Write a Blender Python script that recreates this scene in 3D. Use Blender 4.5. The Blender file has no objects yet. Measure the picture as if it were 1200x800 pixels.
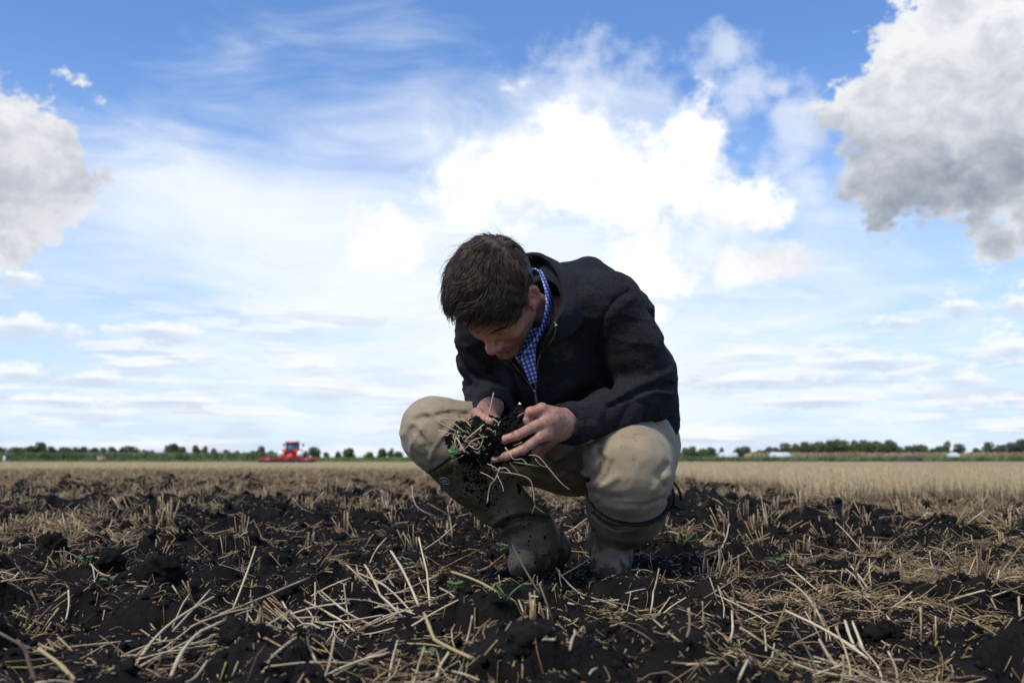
import bpy, math, random
import numpy as np
from mathutils import Vector
from mathutils.bvhtree import BVHTree

# ------------------------------------------------------------------ camera, world, sun, exposure
scene = bpy.context.scene
col = scene.collection
CAMZ = 0.30
FPX = 1166.67
TH = math.atan(139 / FPX)
CF = np.array([0, math.cos(TH), math.sin(TH)]); CU = np.array([0, -math.sin(TH), math.cos(TH)])

cam_d = bpy.data.cameras.new("camera"); cam = bpy.data.objects.new("camera", cam_d); col.objects.link(cam)
cam.location = (0, 0, CAMZ); cam.rotation_euler = (math.pi / 2 + TH, 0, 0)
cam_d.lens = 35.0; cam_d.sensor_width = 36.0; cam_d.clip_start = 0.05; cam_d.clip_end = 8000
cam_d.dof.use_dof = True; cam_d.dof.focus_distance = 2.3; cam_d.dof.aperture_fstop = 5.0
scene.camera = cam

def at(px, py, Y):
    """pixel of the 1200x800 picture plus a depth -> world point"""
    d = CF + np.array([(px - 600) / FPX, 0, 0]) + CU * ((400 - py) / FPX)
    return np.array([0, 0, CAMZ]) + d * (Y / d[1])

def proj(P):
    Q = P - np.array([0, 0, CAMZ]); d = Q @ CF; d = np.maximum(d, 1e-3)
    return np.stack([600 + FPX * Q[..., 0] / d, 400 - FPX * (Q @ CU) / d], -1)

def azel(px, py):
    p = at(px, py, 1.0) - np.array([0, 0, CAMZ]); p /= np.linalg.norm(p)
    return math.atan2(p[0], p[1]), math.asin(p[2])

SUN_EL, SUN_AZ = math.radians(56), math.radians(-142)      # azimuth from +Y (away from the camera) towards +X
sun_d = bpy.data.lights.new("sun", 'SUN'); sun = bpy.data.objects.new("sun", sun_d); col.objects.link(sun)
sun_d.energy = 3.1; sun_d.angle = math.radians(14); sun_d.color = (1, 0.93, 0.82)
sd = Vector((math.sin(SUN_AZ) * math.cos(SUN_EL), math.cos(SUN_AZ) * math.cos(SUN_EL), math.sin(SUN_EL)))
sun.rotation_euler = sd.to_track_quat('Z', 'Y').to_euler()

scene.view_settings.view_transform = 'Standard'; scene.view_settings.look = 'None'
scene.view_settings.gamma = 1.0; scene.view_settings.exposure = 0.0
scene.render.engine = 'CYCLES'
try:
    scene.cycles.use_denoising = True
    scene.cycles.max_bounces = 6; scene.cycles.diffuse_bounces = 3; scene.cycles.transparent_max_bounces = 6
except Exception: pass

class NT:
    """small helper for node graphs"""
    def __init__(s, nt): s.nt = nt; s.n = nt.nodes; s.l = nt.links
    def put(s, sock, v):
        if hasattr(v, 'links') or isinstance(v, bpy.types.NodeSocket): s.l.new(v, sock)
        elif v is not None: sock.default_value = v
    def m(s, op, a, b=None, c=None, clamp=False):
        x = s.n.new('ShaderNodeMath'); x.operation = op; x.use_clamp = clamp
        for i, v in enumerate((a, b, c)):
            if v is not None: s.put(x.inputs[i], v)
        return x.outputs[0]
    def v(s, op, a, b=None, scale=None):
        x = s.n.new('ShaderNodeVectorMath'); x.operation = op
        s.put(x.inputs[0], a)
        if b is not None: s.put(x.inputs[1], b)
        if scale is not None: s.put(x.inputs['Scale'], scale)
        return x.outputs['Value'] if op in ('LENGTH', 'DOT_PRODUCT', 'DISTANCE') else x.outputs[0]
    def noise(s, vec, scale, detail=4, rough=0.55, dist=0.0, out='Fac'):
        x = s.n.new('ShaderNodeTexNoise'); s.put(x.inputs['Vector'], vec)
        x.inputs['Scale'].default_value = scale; x.inputs['Detail'].default_value = detail
        x.inputs['Roughness'].default_value = rough; x.inputs['Distortion'].default_value = dist
        return x.outputs[out]
    def vor(s, vec, scale, out='Distance'):
        x = s.n.new('ShaderNodeTexVoronoi'); s.put(x.inputs['Vector'], vec); x.inputs['Scale'].default_value = scale
        return x.outputs[out]
    def rng(s, v, a, b, c=0.0, d=1.0, smooth=True):
        x = s.n.new('ShaderNodeMapRange'); x.interpolation_type = 'SMOOTHSTEP' if smooth else 'LINEAR'
        s.put(x.inputs[0], v)
        for i, k in zip((1, 2, 3, 4), (a, b, c, d)): s.put(x.inputs[i], k)
        return x.outputs[0]
    def mix(s, f, a, b):
        x = s.n.new('ShaderNodeMix'); x.data_type = 'RGBA'
        s.put(x.inputs[0], f)
        for i, k in ((6, a), (7, b)):
            if isinstance(k, (tuple, list)): k = tuple(k) + (1,) * (4 - len(k))
            s.put(x.inputs[i], k)
        return x.outputs[2]
    def sep(s, v):
        x = s.n.new('ShaderNodeSeparateXYZ'); s.put(x.inputs[0], v); return x.outputs
    def comb(s, a, b, c):
        x = s.n.new('ShaderNodeCombineXYZ')
        for i, k in enumerate((a, b, c)): s.put(x.inputs[i], k)
        return x.outputs[0]

def build_world():
    w = bpy.data.worlds.new("World"); scene.world = w; w.use_nodes = True
    t = NT(w.node_tree); t.n.clear()
    out = t.n.new('ShaderNodeOutputWorld'); bg = t.n.new('ShaderNodeBackground'); t.l.new(bg.outputs[0], out.inputs[0])
    STR = 0.1; bg.inputs[1].default_value = STR
    sky = t.n.new('ShaderNodeTexSky'); sky.sky_type = 'NISHITA'; sky.sun_disc = False
    sky.sun_elevation = SUN_EL; sky.sun_rotation = SUN_AZ; sky.altitude = 0; sky.air_density = 1.0; sky.dust_density = 0.6; sky.ozone_density = 2.5
    tc = t.n.new('ShaderNodeTexCoord').outputs['Generated']
    d = t.v('NORMALIZE', tc); x, y, z = t.sep(d)
    az = t.m('ARCTAN2', x, y); el = t.m('ARCSINE', z)
    ae = t.comb(az, el, 0.0)
    # warped coordinates make the cloud rims ragged
    zc = t.m('ADD', t.m('MAXIMUM', z, 0.0), 0.10)
    plane = t.comb(t.m('DIVIDE', x, zc), t.m('DIVIDE', y, zc), 0.0)    # a layer overhead, squeezed towards the horizon
    nf = t.noise(t.comb(az, t.m('MULTIPLY', el, 1.3), 0.0), 13.0, 9, 0.60)
    nb = t.noise(t.comb(az, t.m('MULTIPLY', el, 1.5), 0.37), 5.0, 5, 0.5)
    nfine = t.noise(ae, 42.0, 6, 0.6)
    nsum = t.m('ADD', t.m('MULTIPLY', t.m('SUBTRACT', nf, 0.5), 2.6), t.m('MULTIPLY', t.m('SUBTRACT', nfine, 0.5), 0.7))
    def blobs(lst):
        cur = None
        for (px, py, rx, ry) in lst:
            a, e = azel(px, py)
            dv = t.v('MULTIPLY', t.v('SUBTRACT', ae, (a, e, 0)), (FPX / rx, FPX / ry, 0))
            m = t.m('SUBTRACT', 1.0, t.v('LENGTH', dv))
            cur = m if cur is None else t.m('MAXIMUM', cur, m)
        return cur
    # base: nishita, whitened towards the horizon
    base = t.v('SCALE', sky.outputs[0], scale=1.25)
    base = t.v('MULTIPLY', base, (0.96, 1.22, 1.56))
    hz = t.rng(el, 0.0, 0.40, 0.80, 0.0)
    c = t.mix(hz, base, (6.9, 8.3, 10.4))
    # high thin veil: wide streaks, thick in the middle
    veil_n = t.noise(plane, 0.55, 7, 0.60, 0.6)
    veil_d = t.noise(t.comb(t.m('MULTIPLY', az, 2.2), t.m('MULTIPLY', el, 7.0), 0.2), 2.2, 8, 0.58, 0.9)
    glow = blobs([(590, 340, 620, 330), (330, 250, 460, 150), (660, 430, 520, 190)])
    veil = t.m('ADD', t.m('MULTIPLY', veil_n, 0.75), t.m('MULTIPLY', veil_d, 0.75))
    veil = t.m('ADD', veil, 0.10)
    gap = blobs([(905, 130, 90, 150), (790, 40, 330, 60), (840, 95, 60, 60)])
    veil = t.m('SUBTRACT', veil, t.m('MULTIPLY', t.m('MAXIMUM', gap, 0.0), 0.55))
    veil = t.m('ADD', veil, t.m('MULTIPLY', glow, 0.55))
    va = t.rng(veil, 0.80, 1.42, 0.0, 0.92)
    c = t.mix(va, c, (9.6, 10.1, 10.6))
    # bands of low cloud near the horizon
    low = t.noise(t.comb(t.m('MULTIPLY', az, 1.0), t.m('MULTIPLY', el, 6.5), 0.9), 8.0, 7, 0.58, 0.2)
    lowm = t.m('MULTIPLY', t.rng(low, 0.44, 0.66), t.rng(el, 0.20, 0.09))
    lowm = t.m('MULTIPLY', lowm, t.rng(el, -0.01, 0.02))
    low_up = t.noise(t.comb(az, t.m('ADD', t.m('MULTIPLY', el, 6.5), 0.055), 0.9), 8.0, 7, 0.58, 0.2)
    c = t.mix(t.m('MULTIPLY', lowm, 0.85), c, t.mix(t.rng(t.m('SUBTRACT', low_up, low), -0.03, 0.06), (9.9, 10.0, 10.2), (6.6, 7.1, 8.0)))
    lowg = t.m('MULTIPLY', t.rng(t.noise(t.comb(az, t.m('MULTIPLY', el, 6.5), 0.97), 9.0, 6, 0.55, 0.2), 0.50, 0.68), t.rng(el, 0.13, 0.06))
    c = t.mix(t.m('MULTIPLY', lowg, 0.5), c, (6.2, 6.9, 8.2))
    # bright cumulus in the middle
    white = blobs([(650, 195, 150, 85), (560, 225, 110, 50), (735, 215, 90, 70), (455, 275, 75, 45), (440, 290, 50, 30), (820, 160, 52, 55), (800, 225, 50, 55), (850, 250, 80, 40), (780, 310, 90, 50), (870, 310, 110, 34), (765, 370, 40, 18)])
    wisp = blobs([(850, 60, 60, 34), (915, 105, 30, 20), (945, 215, 36, 36), (700, 90, 110, 70), (930, 150, 60, 80), (870, 120, 60, 60)])
    c = t.mix(t.m('MULTIPLY', t.rng(t.m('ADD', wisp, t.m('MULTIPLY', nsum, 1.0)), 0.05, 1.0), 0.62), c, (9.2, 9.6, 10.4))
    wd = t.m('ADD', white, nsum)
    wa = t.rng(wd, 0.04, 0.64)
    ws = t.rng(t.m('ADD', t.m('MULTIPLY', nb, 1.0), t.m('MULTIPLY', nf, 0.7)), 0.62, 0.98)
    lowc = t.rng(el, 0.17, 0.26)                                 # the small ones low down have grey undersides
    dim = t.mix(lowc, (7.4, 7.7, 8.4), (9.7, 9.8, 10.1))
    wc = t.mix(ws, dim, (11.5, 11.5, 11.6))
    c = t.mix(wa, c, wc)
    # small flat-bottomed cumulus low on both sides, grey underneath
    small_l = [(1122, 361, 44, 20), (1050, 379, 46, 13), (1192, 358, 34, 26), (1188, 410, 50, 24), (1010, 424, 95, 13), (1115, 446, 48, 12), (180, 388, 56, 16), (110, 444, 64, 12), (25, 383, 72, 20), (20, 438, 52, 12), (880, 447, 90, 11), (1185, 288, 46, 26), (1180, 470, 60, 9), (60, 470, 90, 9), (200, 470, 80, 8), (960, 470, 90, 8), (15, 325, 36, 16)]
    sn = t.m('ADD', t.m('MULTIPLY', t.m('SUBTRACT', t.noise(t.comb(az, t.m('MULTIPLY', el, 2.0), 0.7), 26.0, 9, 0.66), 0.5), 4.0), 0.0)
    s0 = t.m('ADD', blobs(small_l), sn)
    s1 = t.m('ADD', blobs([(a, b - ry * 0.62, rx, ry) for a, b, rx, ry in small_l]), sn)
    sa = t.rng(s0, 0.08, 0.75)
    c = t.mix(t.m('MULTIPLY', sa, 0.88), c, t.mix(t.rng(t.m('SUBTRACT', s1, s0), -0.62, -0.05, 0.0, 1.0), (6.5, 7.4, 8.9), (9.8, 10.0, 10.3)))
    # big grey-bellied cumulus, right and left
    grey = blobs([(1150, 95, 175, 120), (1095, 160, 120, 105), (1200, 190, 180, 115), (1035, 205, 60, 50), (1180, 60, 170, 120),
                  (5, 190, 115, 95), (60, 225, 65, 50), (5, 265, 80, 50), (-15, 135, 80, 60)])
    gd = t.m('ADD', grey, t.m('MULTIPLY', nsum, 0.9))
    ga = t.rng(gd, 0.06, 0.25)
    _, e_lo = azel(600, 300); _, e_hi = azel(600, 130)
    belly = t.rng(el, e_hi + 0.03, e_lo + 0.04)
    big = blobs([(1130, 150, 260, 190), (15, 215, 150, 160)])
    depth = t.m('MULTIPLY', t.rng(t.m('ADD', big, t.m('MULTIPLY', nsum, 0.55)), 0.05, 0.75), t.rng(az, -0.3, 0.2, 0.42, 1.0))
    gn = t.rng(t.m('ADD', t.m('MULTIPLY', nb, 0.6), t.m('MULTIPLY', nf, 0.9)), 0.55, 0.95)
    dark = t.m('MULTIPLY', depth, t.m('ADD', 0.22, t.m('MULTIPLY', belly, 0.82)))
    dark = t.m('MULTIPLY', dark, t.m('SUBTRACT', 1.15, t.m('MULTIPLY', gn, 0.62)), clamp=True)
    puff = t.noise(t.comb(az, t.m('MULTIPLY', el, 1.2), 0.51), 21.0, 9, 0.62, 0.3)
    lightc = t.mix(t.rng(puff, 0.36, 0.62), (7.0, 7.3, 8.0), (9.6, 9.7, 9.9))
    dark = t.m('MULTIPLY', dark, t.rng(puff, 0.25, 0.75, 1.25, 0.70, smooth=False), clamp=True)
    gc = t.mix(dark, lightc, (3.1, 3.5, 4.3))
    c = t.mix(ga, c, gc)
    # below the horizon: dull ground tone
    c = t.mix(t.rng(el, -0.03, -0.004), (0.5, 0.45, 0.35), c)
    t.l.new(c, bg.inputs[0])
build_world()

# ------------------------------------------------------------------ helpers
rng = np.random.default_rng(7)
random.seed(7)

def mesh_obj(name, V, faces, mat=None, parent=None, smooth=True, attr=None, uv=None):
    """V (n,3); faces: (m,k) array, list of such arrays, or list of tuples"""
    me = bpy.data.meshes.new(name)
    V = np.asarray(V, dtype=np.float32)
    if isinstance(faces, np.ndarray): faces = [faces]
    if len(faces) and isinstance(faces[0], np.ndarray):
        loops = np.concatenate([f.ravel() for f in faces]).astype(np.int32)
        tot = np.concatenate([np.full(len(f), f.shape[1]) for f in faces]).astype(np.int32)
    else:
        loops = np.array([i for f in faces for i in f], dtype=np.int32)
        tot = np.array([len(f) for f in faces], dtype=np.int32)
    start = np.concatenate([[0], np.cumsum(tot)[:-1]]).astype(np.int32)
    me.vertices.add(len(V)); me.vertices.foreach_set('co', V.ravel())
    me.loops.add(len(loops)); me.loops.foreach_set('vertex_index', loops)
    me.polygons.add(len(tot)); me.polygons.foreach_set('loop_start', start)
    try: me.polygons.foreach_set('loop_total', tot)
    except Exception: pass
    me.update(calc_edges=True); me.validate()
    if smooth: me.polygons.foreach_set('use_smooth', np.ones(len(me.polygons), dtype=bool))
    if attr is not None:
        a = me.color_attributes.new('Col', 'FLOAT_COLOR', 'POINT')
        c4 = np.ones((len(V), 4), np.float32); c4[:, :attr.shape[1]] = attr
        a.data.foreach_set('color', c4.ravel())
    if mat: me.materials.append(mat)
    o = bpy.data.objects.new(name, me); col.objects.link(o)
    if parent is not None:
        o.parent = parent; o.matrix_parent_inverse = parent.matrix_world.inverted() if False else Matrix_inv(parent)
    return o

def Matrix_inv(p):
    from mathutils import Matrix
    return (Matrix.Translation(p.location) @ p.rotation_euler.to_matrix().to_4x4() @ Matrix.Diagonal((*p.scale, 1))).inverted() if p.parent is None else Matrix.Identity(4)

def tag(o, label=None, cat=None, group=None, kind=None):
    if label: o['label'] = label
    if cat: o['category'] = cat
    if group: o['group'] = group
    if kind: o['kind'] = kind
    return o

def empty(name, loc, label, cat, group=None, rz=0.0):
    o = bpy.data.objects.new(name, None); o.location = loc; o.rotation_euler = (0, 0, rz); o.empty_display_size = 0.1
    col.objects.link(o); return tag(o, label, cat, group)

def copy_tree(o, parent=None):
    c = o.copy(); col.objects.link(c)
    if parent is not None: c.parent = parent
    for ch in list(o.children): copy_tree(ch, c)
    return c

# value noise -------------------------------------------------------
_perm = np.random.default_rng(11).permutation(256).astype(np.int64); _perm = np.concatenate([_perm, _perm, _perm])
_val = np.random.default_rng(12).random(1024).astype(np.float32) * 2 - 1
def vnoise(P, s=1.0, seed=0):
    P = np.asarray(P, np.float64) * s + seed * 17.31
    if P.shape[-1] == 2: P = np.concatenate([P, np.full(P.shape[:-1] + (1,), 0.5)], -1)
    i = np.floor(P).astype(np.int64); f = P - i; f = f * f * (3 - 2 * f)
    i &= 255
    r = 0
    for dx in (0, 1):
        for dy in (0, 1):
            h = _perm[_perm[(i[..., 0] + dx) & 255] + ((i[..., 1] + dy) & 255)]
            for dz in (0, 1):
                w = (f[..., 0] if dx else 1 - f[..., 0]) * (f[..., 1] if dy else 1 - f[..., 1]) * (f[..., 2] if dz else 1 - f[..., 2])
                r = r + w * _val[_perm[h + ((i[..., 2] + dz) & 255)]]
    return r
def fbm(P, s=1.0, o=4, seed=0, g=0.5):
    r = 0; a = 1
    for k in range(o): r = r + a * vnoise(P, s * 2 ** k, seed + k * 3); a *= g
    return r
def worley2(P, s, seed=0):
    P = P * s + seed * 5.7; i = np.floor(P).astype(np.int64); best = np.full(P.shape[:-1], 9.0); hb = np.zeros(P.shape[:-1])
    for dx in (-1, 0, 1):
        for dy in (-1, 0, 1):
            cx = i[..., 0] + dx; cy = i[..., 1] + dy
            h = _perm[_perm[cx & 255] + (cy & 255)]
            jx = _val[h] * 0.5 + 0.5; jy = _val[h + 256] * 0.5 + 0.5
            d = np.hypot(cx + jx - P[..., 0], cy + jy - P[..., 1])
            m = d < best; best = np.where(m, d, best); hb = np.where(m, _val[h + 512] * 0.5 + 0.5, hb)
    return best, hb

# SDF ---------------------------------------------------------------
def cone(P, a, b, ra, rb):
    a = np.asarray(a, float); b = np.asarray(b, float); ab = b - a
    t = np.clip(((P - a) @ ab) / (ab @ ab), 0, 1)
    return np.linalg.norm(P - a - t[:, None] * ab, axis=1) - (ra + (rb - ra) * t)
def chain(P, pts, k=0.02):
    d = None
    for (a, ra), (b, rb) in zip(pts[:-1], pts[1:]):
        e = cone(P, a, b, ra, rb); d = e if d is None else smin(d, e, k)
    return d
def ell(P, c, r, M=None):
    q = P - np.asarray(c, float)
    if M is not None: q = q @ M
    r = np.asarray(r, float)
    k0 = np.linalg.norm(q / r, axis=1); k1 = np.linalg.norm(q / r ** 2, axis=1) + 1e-9
    return k0 * (k0 - 1) / k1
def sph(P, c, r): return np.linalg.norm(P - np.asarray(c, float), axis=1) - r
def smin(a, b, k):
    h = np.clip(0.5 + 0.5 * (b - a) / k, 0, 1); return b + (a - b) * h - k * h * (1 - h)
def smax(a, b, k): return -smin(-a, -b, k)
def pline_dist(q, pts):
    d = np.full(len(q), 1e9)
    for a, b in zip(pts[:-1], pts[1:]):
        a = np.array(a, float); b = np.array(b, float); ab = b - a
        t = np.clip(((q - a) @ ab) / (ab @ ab), 0, 1)
        d = np.minimum(d, np.linalg.norm(q - a - t[:, None] * ab, axis=1))
    return d

def sdf_mesh(f, lo, hi, h, margin=0.02):
    lo = np.array(lo, float); hi = np.array(hi, float); B = 6
    nb = np.ceil((hi - lo) / (h * B)).astype(int); n = nb * B
    bc = np.stack(np.meshgrid(*[lo[k] + (np.arange(nb[k]) + 0.5) * B * h for k in range(3)], indexing='ij'), -1).reshape(-1, 3)
    cd = f(bc).reshape(nb); act = np.abs(cd) < B * h * 0.9 * 1.25 + margin
    D = np.repeat(np.repeat(np.repeat(np.where(cd > 0, 1.0, -1.0), B, 0), B, 1), B, 2).astype(np.float32)
    A = np.repeat(np.repeat(np.repeat(act, B, 0), B, 1), B, 2)
    idx = np.argwhere(A); P = lo + (idx + 0.5) * h
    vals = np.concatenate([f(P[i:i + 400000]) for i in range(0, len(P), 400000)])
    D[idx[:, 0], idx[:, 1], idx[:, 2]] = vals
    D[0], D[-1] = 1, 1; D[:, 0], D[:, -1] = 1, 1; D[:, :, 0], D[:, :, -1] = 1, 1
    S = D < 0
    c = np.zeros(np.array(S.shape) - 1, np.int8)
    for a in (0, 1):
        for b in (0, 1):
            for g in (0, 1): c += S[a:S.shape[0] - 1 + a, b:S.shape[1] - 1 + b, g:S.shape[2] - 1 + g]
    cells = np.argwhere((c > 0) & (c < 8))
    vid = np.full(c.shape, -1, np.int64); vid[tuple(cells.T)] = np.arange(len(cells))
    corners = [(a, b, g) for a in (0, 1) for b in (0, 1) for g in (0, 1)]
    cv = {k: D[cells[:, 0] + k[0], cells[:, 1] + k[1], cells[:, 2] + k[2]] for k in corners}
    acc = np.zeros((len(cells), 3)); cnt = np.zeros(len(cells))
    for k in corners:
        for ax in range(3):
            if k[ax] == 0:
                k2 = list(k); k2[ax] = 1; k2 = tuple(k2)
                a, b = cv[k], cv[k2]; m = (a < 0) != (b < 0)
                t = np.where(m, a / np.where(m, a - b, 1), 0)
                p = np.tile(np.array(k, float), (len(cells), 1)); p[:, ax] = t
                acc[m] += p[m]; cnt[m] += 1
    V = lo + (cells + acc / cnt[:, None] + 0.5) * h
    Q = []
    for ax in range(3):
        o1, o2 = [(1, 2), (2, 0), (0, 1)][ax]
        s0 = [slice(None)] * 3; s1 = [slice(None)] * 3; s0[ax] = slice(0, -1); s1[ax] = slice(1, None)
        X = S[tuple(s0)] != S[tuple(s1)]; e = np.argwhere(X)
        e = e[(e[:, o1] > 0) & (e[:, o2] > 0) & (e[:, o1] < c.shape[o1]) & (e[:, o2] < c.shape[o2]) & (e[:, ax] < c.shape[ax])]
        ins = S[e[:, 0], e[:, 1], e[:, 2]]
        d1 = np.zeros(3, int); d1[o1] = 1; d2 = np.zeros(3, int); d2[o2] = 1
        q = np.stack([vid[tuple((e - d1 - d2).T)], vid[tuple((e - d2).T)], vid[tuple(e.T)], vid[tuple((e - d1).T)]], 1)
        q[~ins] = q[~ins][:, ::-1]
        Q.append(q[(q >= 0).all(1)])
    return V, np.concatenate(Q)

def tubes(paths, radii, sides=5, caps=True):
    """paths (n,k,3), radii (n,k) -> V, faces"""
    paths = np.asarray(paths, float); n, k, _ = paths.shape
    radii = np.broadcast_to(np.asarray(radii, float), (n, k))
    T = np.gradient(paths, axis=1); T /= np.linalg.norm(T, axis=2, keepdims=True) + 1e-9
    ref = np.where(np.abs(T[:, :1, 2:3]) > 0.9, np.array([1.0, 0, 0]), np.array([0, 0, 1.0]))
    U = np.cross(T, ref); U /= np.linalg.norm(U, axis=2, keepdims=True) + 1e-9
    W = np.cross(T, U)
    a = np.arange(sides) * 2 * np.pi / sides
    V = paths[:, :, None] + radii[:, :, None, None] * (np.cos(a)[None, None, :, None] * U[:, :, None] + np.sin(a)[None, None, :, None] * W[:, :, None])
    base = (np.arange(n) * k * sides)[:, None, None] + (np.arange(k - 1) * sides)[None, :, None]
    j = np.arange(sides)[None, None]; j2 = (j + 1) % sides
    Q = np.stack([base + j, base + j2, base + sides + j2, base + sides + j], -1).reshape(-1, 4)
    F = [Q]
    if caps:
        b0 = (np.arange(n) * k * sides)[:, None]; jj = np.arange(sides)[None]
        F += [b0 + jj[:, ::-1], b0 + (k - 1) * sides + jj]
    return V.reshape(-1, 3), F

def smooth_path(pts, m=4):
    pts = np.array(pts, float)
    if len(pts) < 3: m = max(m, 3)
    P = np.vstack([2 * pts[0] - pts[1], pts, 2 * pts[-1] - pts[-2]]); out = []
    for i in range(1, len(P) - 2):
        for t in np.arange(m) / m:
            out.append(0.5 * ((2 * P[i]) + (-P[i - 1] + P[i + 1]) * t + (2 * P[i - 1] - 5 * P[i] + 4 * P[i + 1] - P[i + 2]) * t * t + (-P[i - 1] + 3 * P[i] - 3 * P[i + 1] + P[i + 2]) * t ** 3))
    out.append(pts[-1]); return np.array(out)

def bvh(o):
    me = o.data
    return BVHTree.FromPolygons([tuple(v.co) for v in me.vertices], [tuple(p.vertices) for p in me.polygons])
def hit(tree, px, py, off=0.0):
    d = Vector(at(px, py, 1.0) - np.array([0, 0, CAMZ])).normalized()
    loc, nor, i, dist = tree.ray_cast(Vector((0, 0, CAMZ)), d)
    if loc is None: return None
    if nor.dot(d) > 0: nor = -nor
    return np.array(loc + nor * off), np.array(nor)

# boxes and lathe pieces for far things -------------------------------
def box(c, s, rz=0.0, taper=1.0):
    c = np.array(c, float); s = np.array(s, float) / 2
    v = np.array([[x, y, z] for z in (-1, 1) for y in (-1, 1) for x in (-1, 1)], float)
    v[v[:, 2] > 0, :2] *= taper
    v *= s; R = np.array([[math.cos(rz), -math.sin(rz), 0], [math.sin(rz), math.cos(rz), 0], [0, 0, 1]])
    return v @ R.T + c, [(0, 2, 3, 1), (4, 5, 7, 6), (0, 1, 5, 4), (2, 6, 7, 3), (0, 4, 6, 2), (1, 3, 7, 5)]
def cyl(c, r, w, axis=0, n=20, r2=None):
    a = np.arange(n) * 2 * np.pi / n; r2 = r if r2 is None else r2; V = []
    for sgn, rr in ((-1, r), (1, r2)):
        for t in a:
            p = [0, 0, 0]; p[axis] = sgn * w / 2; p[(axis + 1) % 3] = rr * math.cos(t); p[(axis + 2) % 3] = rr * math.sin(t); V.append(p)
    F = [(i, (i + 1) % n, n + (i + 1) % n, n + i) for i in range(n)] + [tuple(range(n))[::-1], tuple(range(n, 2 * n))]
    return np.array(V) + np.array(c, float), F
def merge(parts):
    V, F, b = [], [], 0
    for v, f in parts:
        V.append(np.asarray(v)); 
        for q in f:
            if isinstance(q, np.ndarray) and q.ndim == 2: F += [tuple(int(i) + b for i in r) for r in q]
            else: F.append(tuple(int(i) + b for i in q))
        b += len(v)
    return np.vstack(V), F

# ------------------------------------------------------------------ materials
def mat(name, color, rough=0.8, build=None, spec=0.3, attr=False, **kw):
    m = bpy.data.materials.new(name); m.use_nodes = True; t = NT(m.node_tree)
    b = t.n['Principled BSDF']
    b.inputs['Base Color'].default_value = (*color, 1); b.inputs['Roughness'].default_value = rough
    b.inputs['Specular IOR Level'].default_value = spec
    for k, v in kw.items(): b.inputs[k.replace('_', ' ')].default_value = v
    t.b = b
    t.oc = t.n.new('ShaderNodeTexCoord').outputs['Object']
    if attr:
        a = t.n.new('ShaderNodeVertexColor'); a.layer_name = 'Col'; t.col = a.outputs[0]; t.l.new(t.col, b.inputs['Base Color'])
    if build: build(t)
    return m
def bump(t, h, dist=0.002, strength=1.0, prev=None):
    x = t.n.new('ShaderNodeBump'); x.inputs['Distance'].default_value = dist; x.inputs['Strength'].default_value = strength
    t.l.new(h, x.inputs['Height'])
    if prev is not None: t.l.new(prev, x.inputs['Normal'])
    t.l.new(x.outputs[0], t.b.inputs['Normal']); return x.outputs[0]
def setc(t, c): t.l.new(c, t.b.inputs['Base Color'])
def geo_pos(t): return t.n.new('ShaderNodeNewGeometry').outputs['Position']

def soil_b(t):
    p = geo_pos(t)
    n = t.noise(p, 14, 8, 0.65); n2 = t.noise(p, 90, 5, 0.7)
    c = t.mix(t.rng(n, 0.3, 0.75), (0.0050, 0.0042, 0.0038), (0.017, 0.0140, 0.0122))
    c = t.mix(t.rng(n2, 0.60, 0.85), c, (0.035, 0.030, 0.026)); setc(t, c)
    h = t.m('ADD', n2, t.m('MULTIPLY', t.vor(p, 160), -0.5)); bump(t, h, 0.006, 0.9)
M_soil = mat('soil', (0.015, 0.012, 0.011), 0.95, soil_b, 0.15)
def straw_b(t):
    p = geo_pos(t)
    n = t.noise(p, 9, 4, 0.6); n2 = t.noise(p, 140, 3, 0.6)
    c = t.mix(t.rng(n, 0.35, 0.68), (0.20, 0.138, 0.068), (0.46, 0.34, 0.185))
    c = t.mix(t.rng(n2, 0.48, 0.72), c, (0.55, 0.44, 0.28))
    c = t.mix(t.rng(t.noise(p, 33, 3), 0.60, 0.70), c, (0.12, 0.085, 0.048)); setc(t, c)
    bump(t, n2, 0.001, 0.5)
M_bale = mat('bale_straw', (0.35, 0.27, 0.15), 0.6, straw_b, 0.35)
def straw_attr_b(t):
    p = geo_pos(t); n2 = t.noise(p, 130, 4, 0.65)
    m = t.n.new('ShaderNodeMix'); m.data_type = 'RGBA'; m.blend_type = 'MULTIPLY'; m.inputs[0].default_value = 1
    t.l.new(t.col, m.inputs[6]); t.l.new(t.mix(t.rng(n2, 0.35, 0.7), (0.62, 0.58, 0.54), (1.1, 1.1, 1.1)), m.inputs[7]); setc(t, m.outputs[2]); bump(t, n2, 0.001, 0.5)
M_straw = mat('straw', (0.35, 0.27, 0.15), 0.6, straw_attr_b, 0.35, attr=True)
STRAW_PAL = np.array([(0.10, 0.066, 0.036), (0.17, 0.118, 0.064), (0.26, 0.185, 0.10), (0.34, 0.25, 0.135), (0.42, 0.315, 0.175), (0.52, 0.41, 0.245), (0.62, 0.52, 0.35), (0.40, 0.33, 0.11)])
def straw_cols(n, per, dark=0.0):
    i = rng.choice(8, n, p=[.10, .16, .2, .19, .15, .10, .06, .04]); c = STRAW_PAL[i] * np.array([1.06, 1.0, 0.92]) * (0.85 + 0.3 * rng.random((n, 1))) * (1 - dark); return np.repeat(c, per, 0)
def chaff_b(t):
    p = geo_pos(t)
    n = t.noise(p, 25, 4, 0.7)
    setc(t, t.mix(t.rng(n, 0.35, 0.7), (0.085, 0.062, 0.040), (0.36, 0.29, 0.19)))
M_chaff = mat('chaff', (0.3, 0.24, 0.15), 0.8, chaff_b, 0.2)
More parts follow.
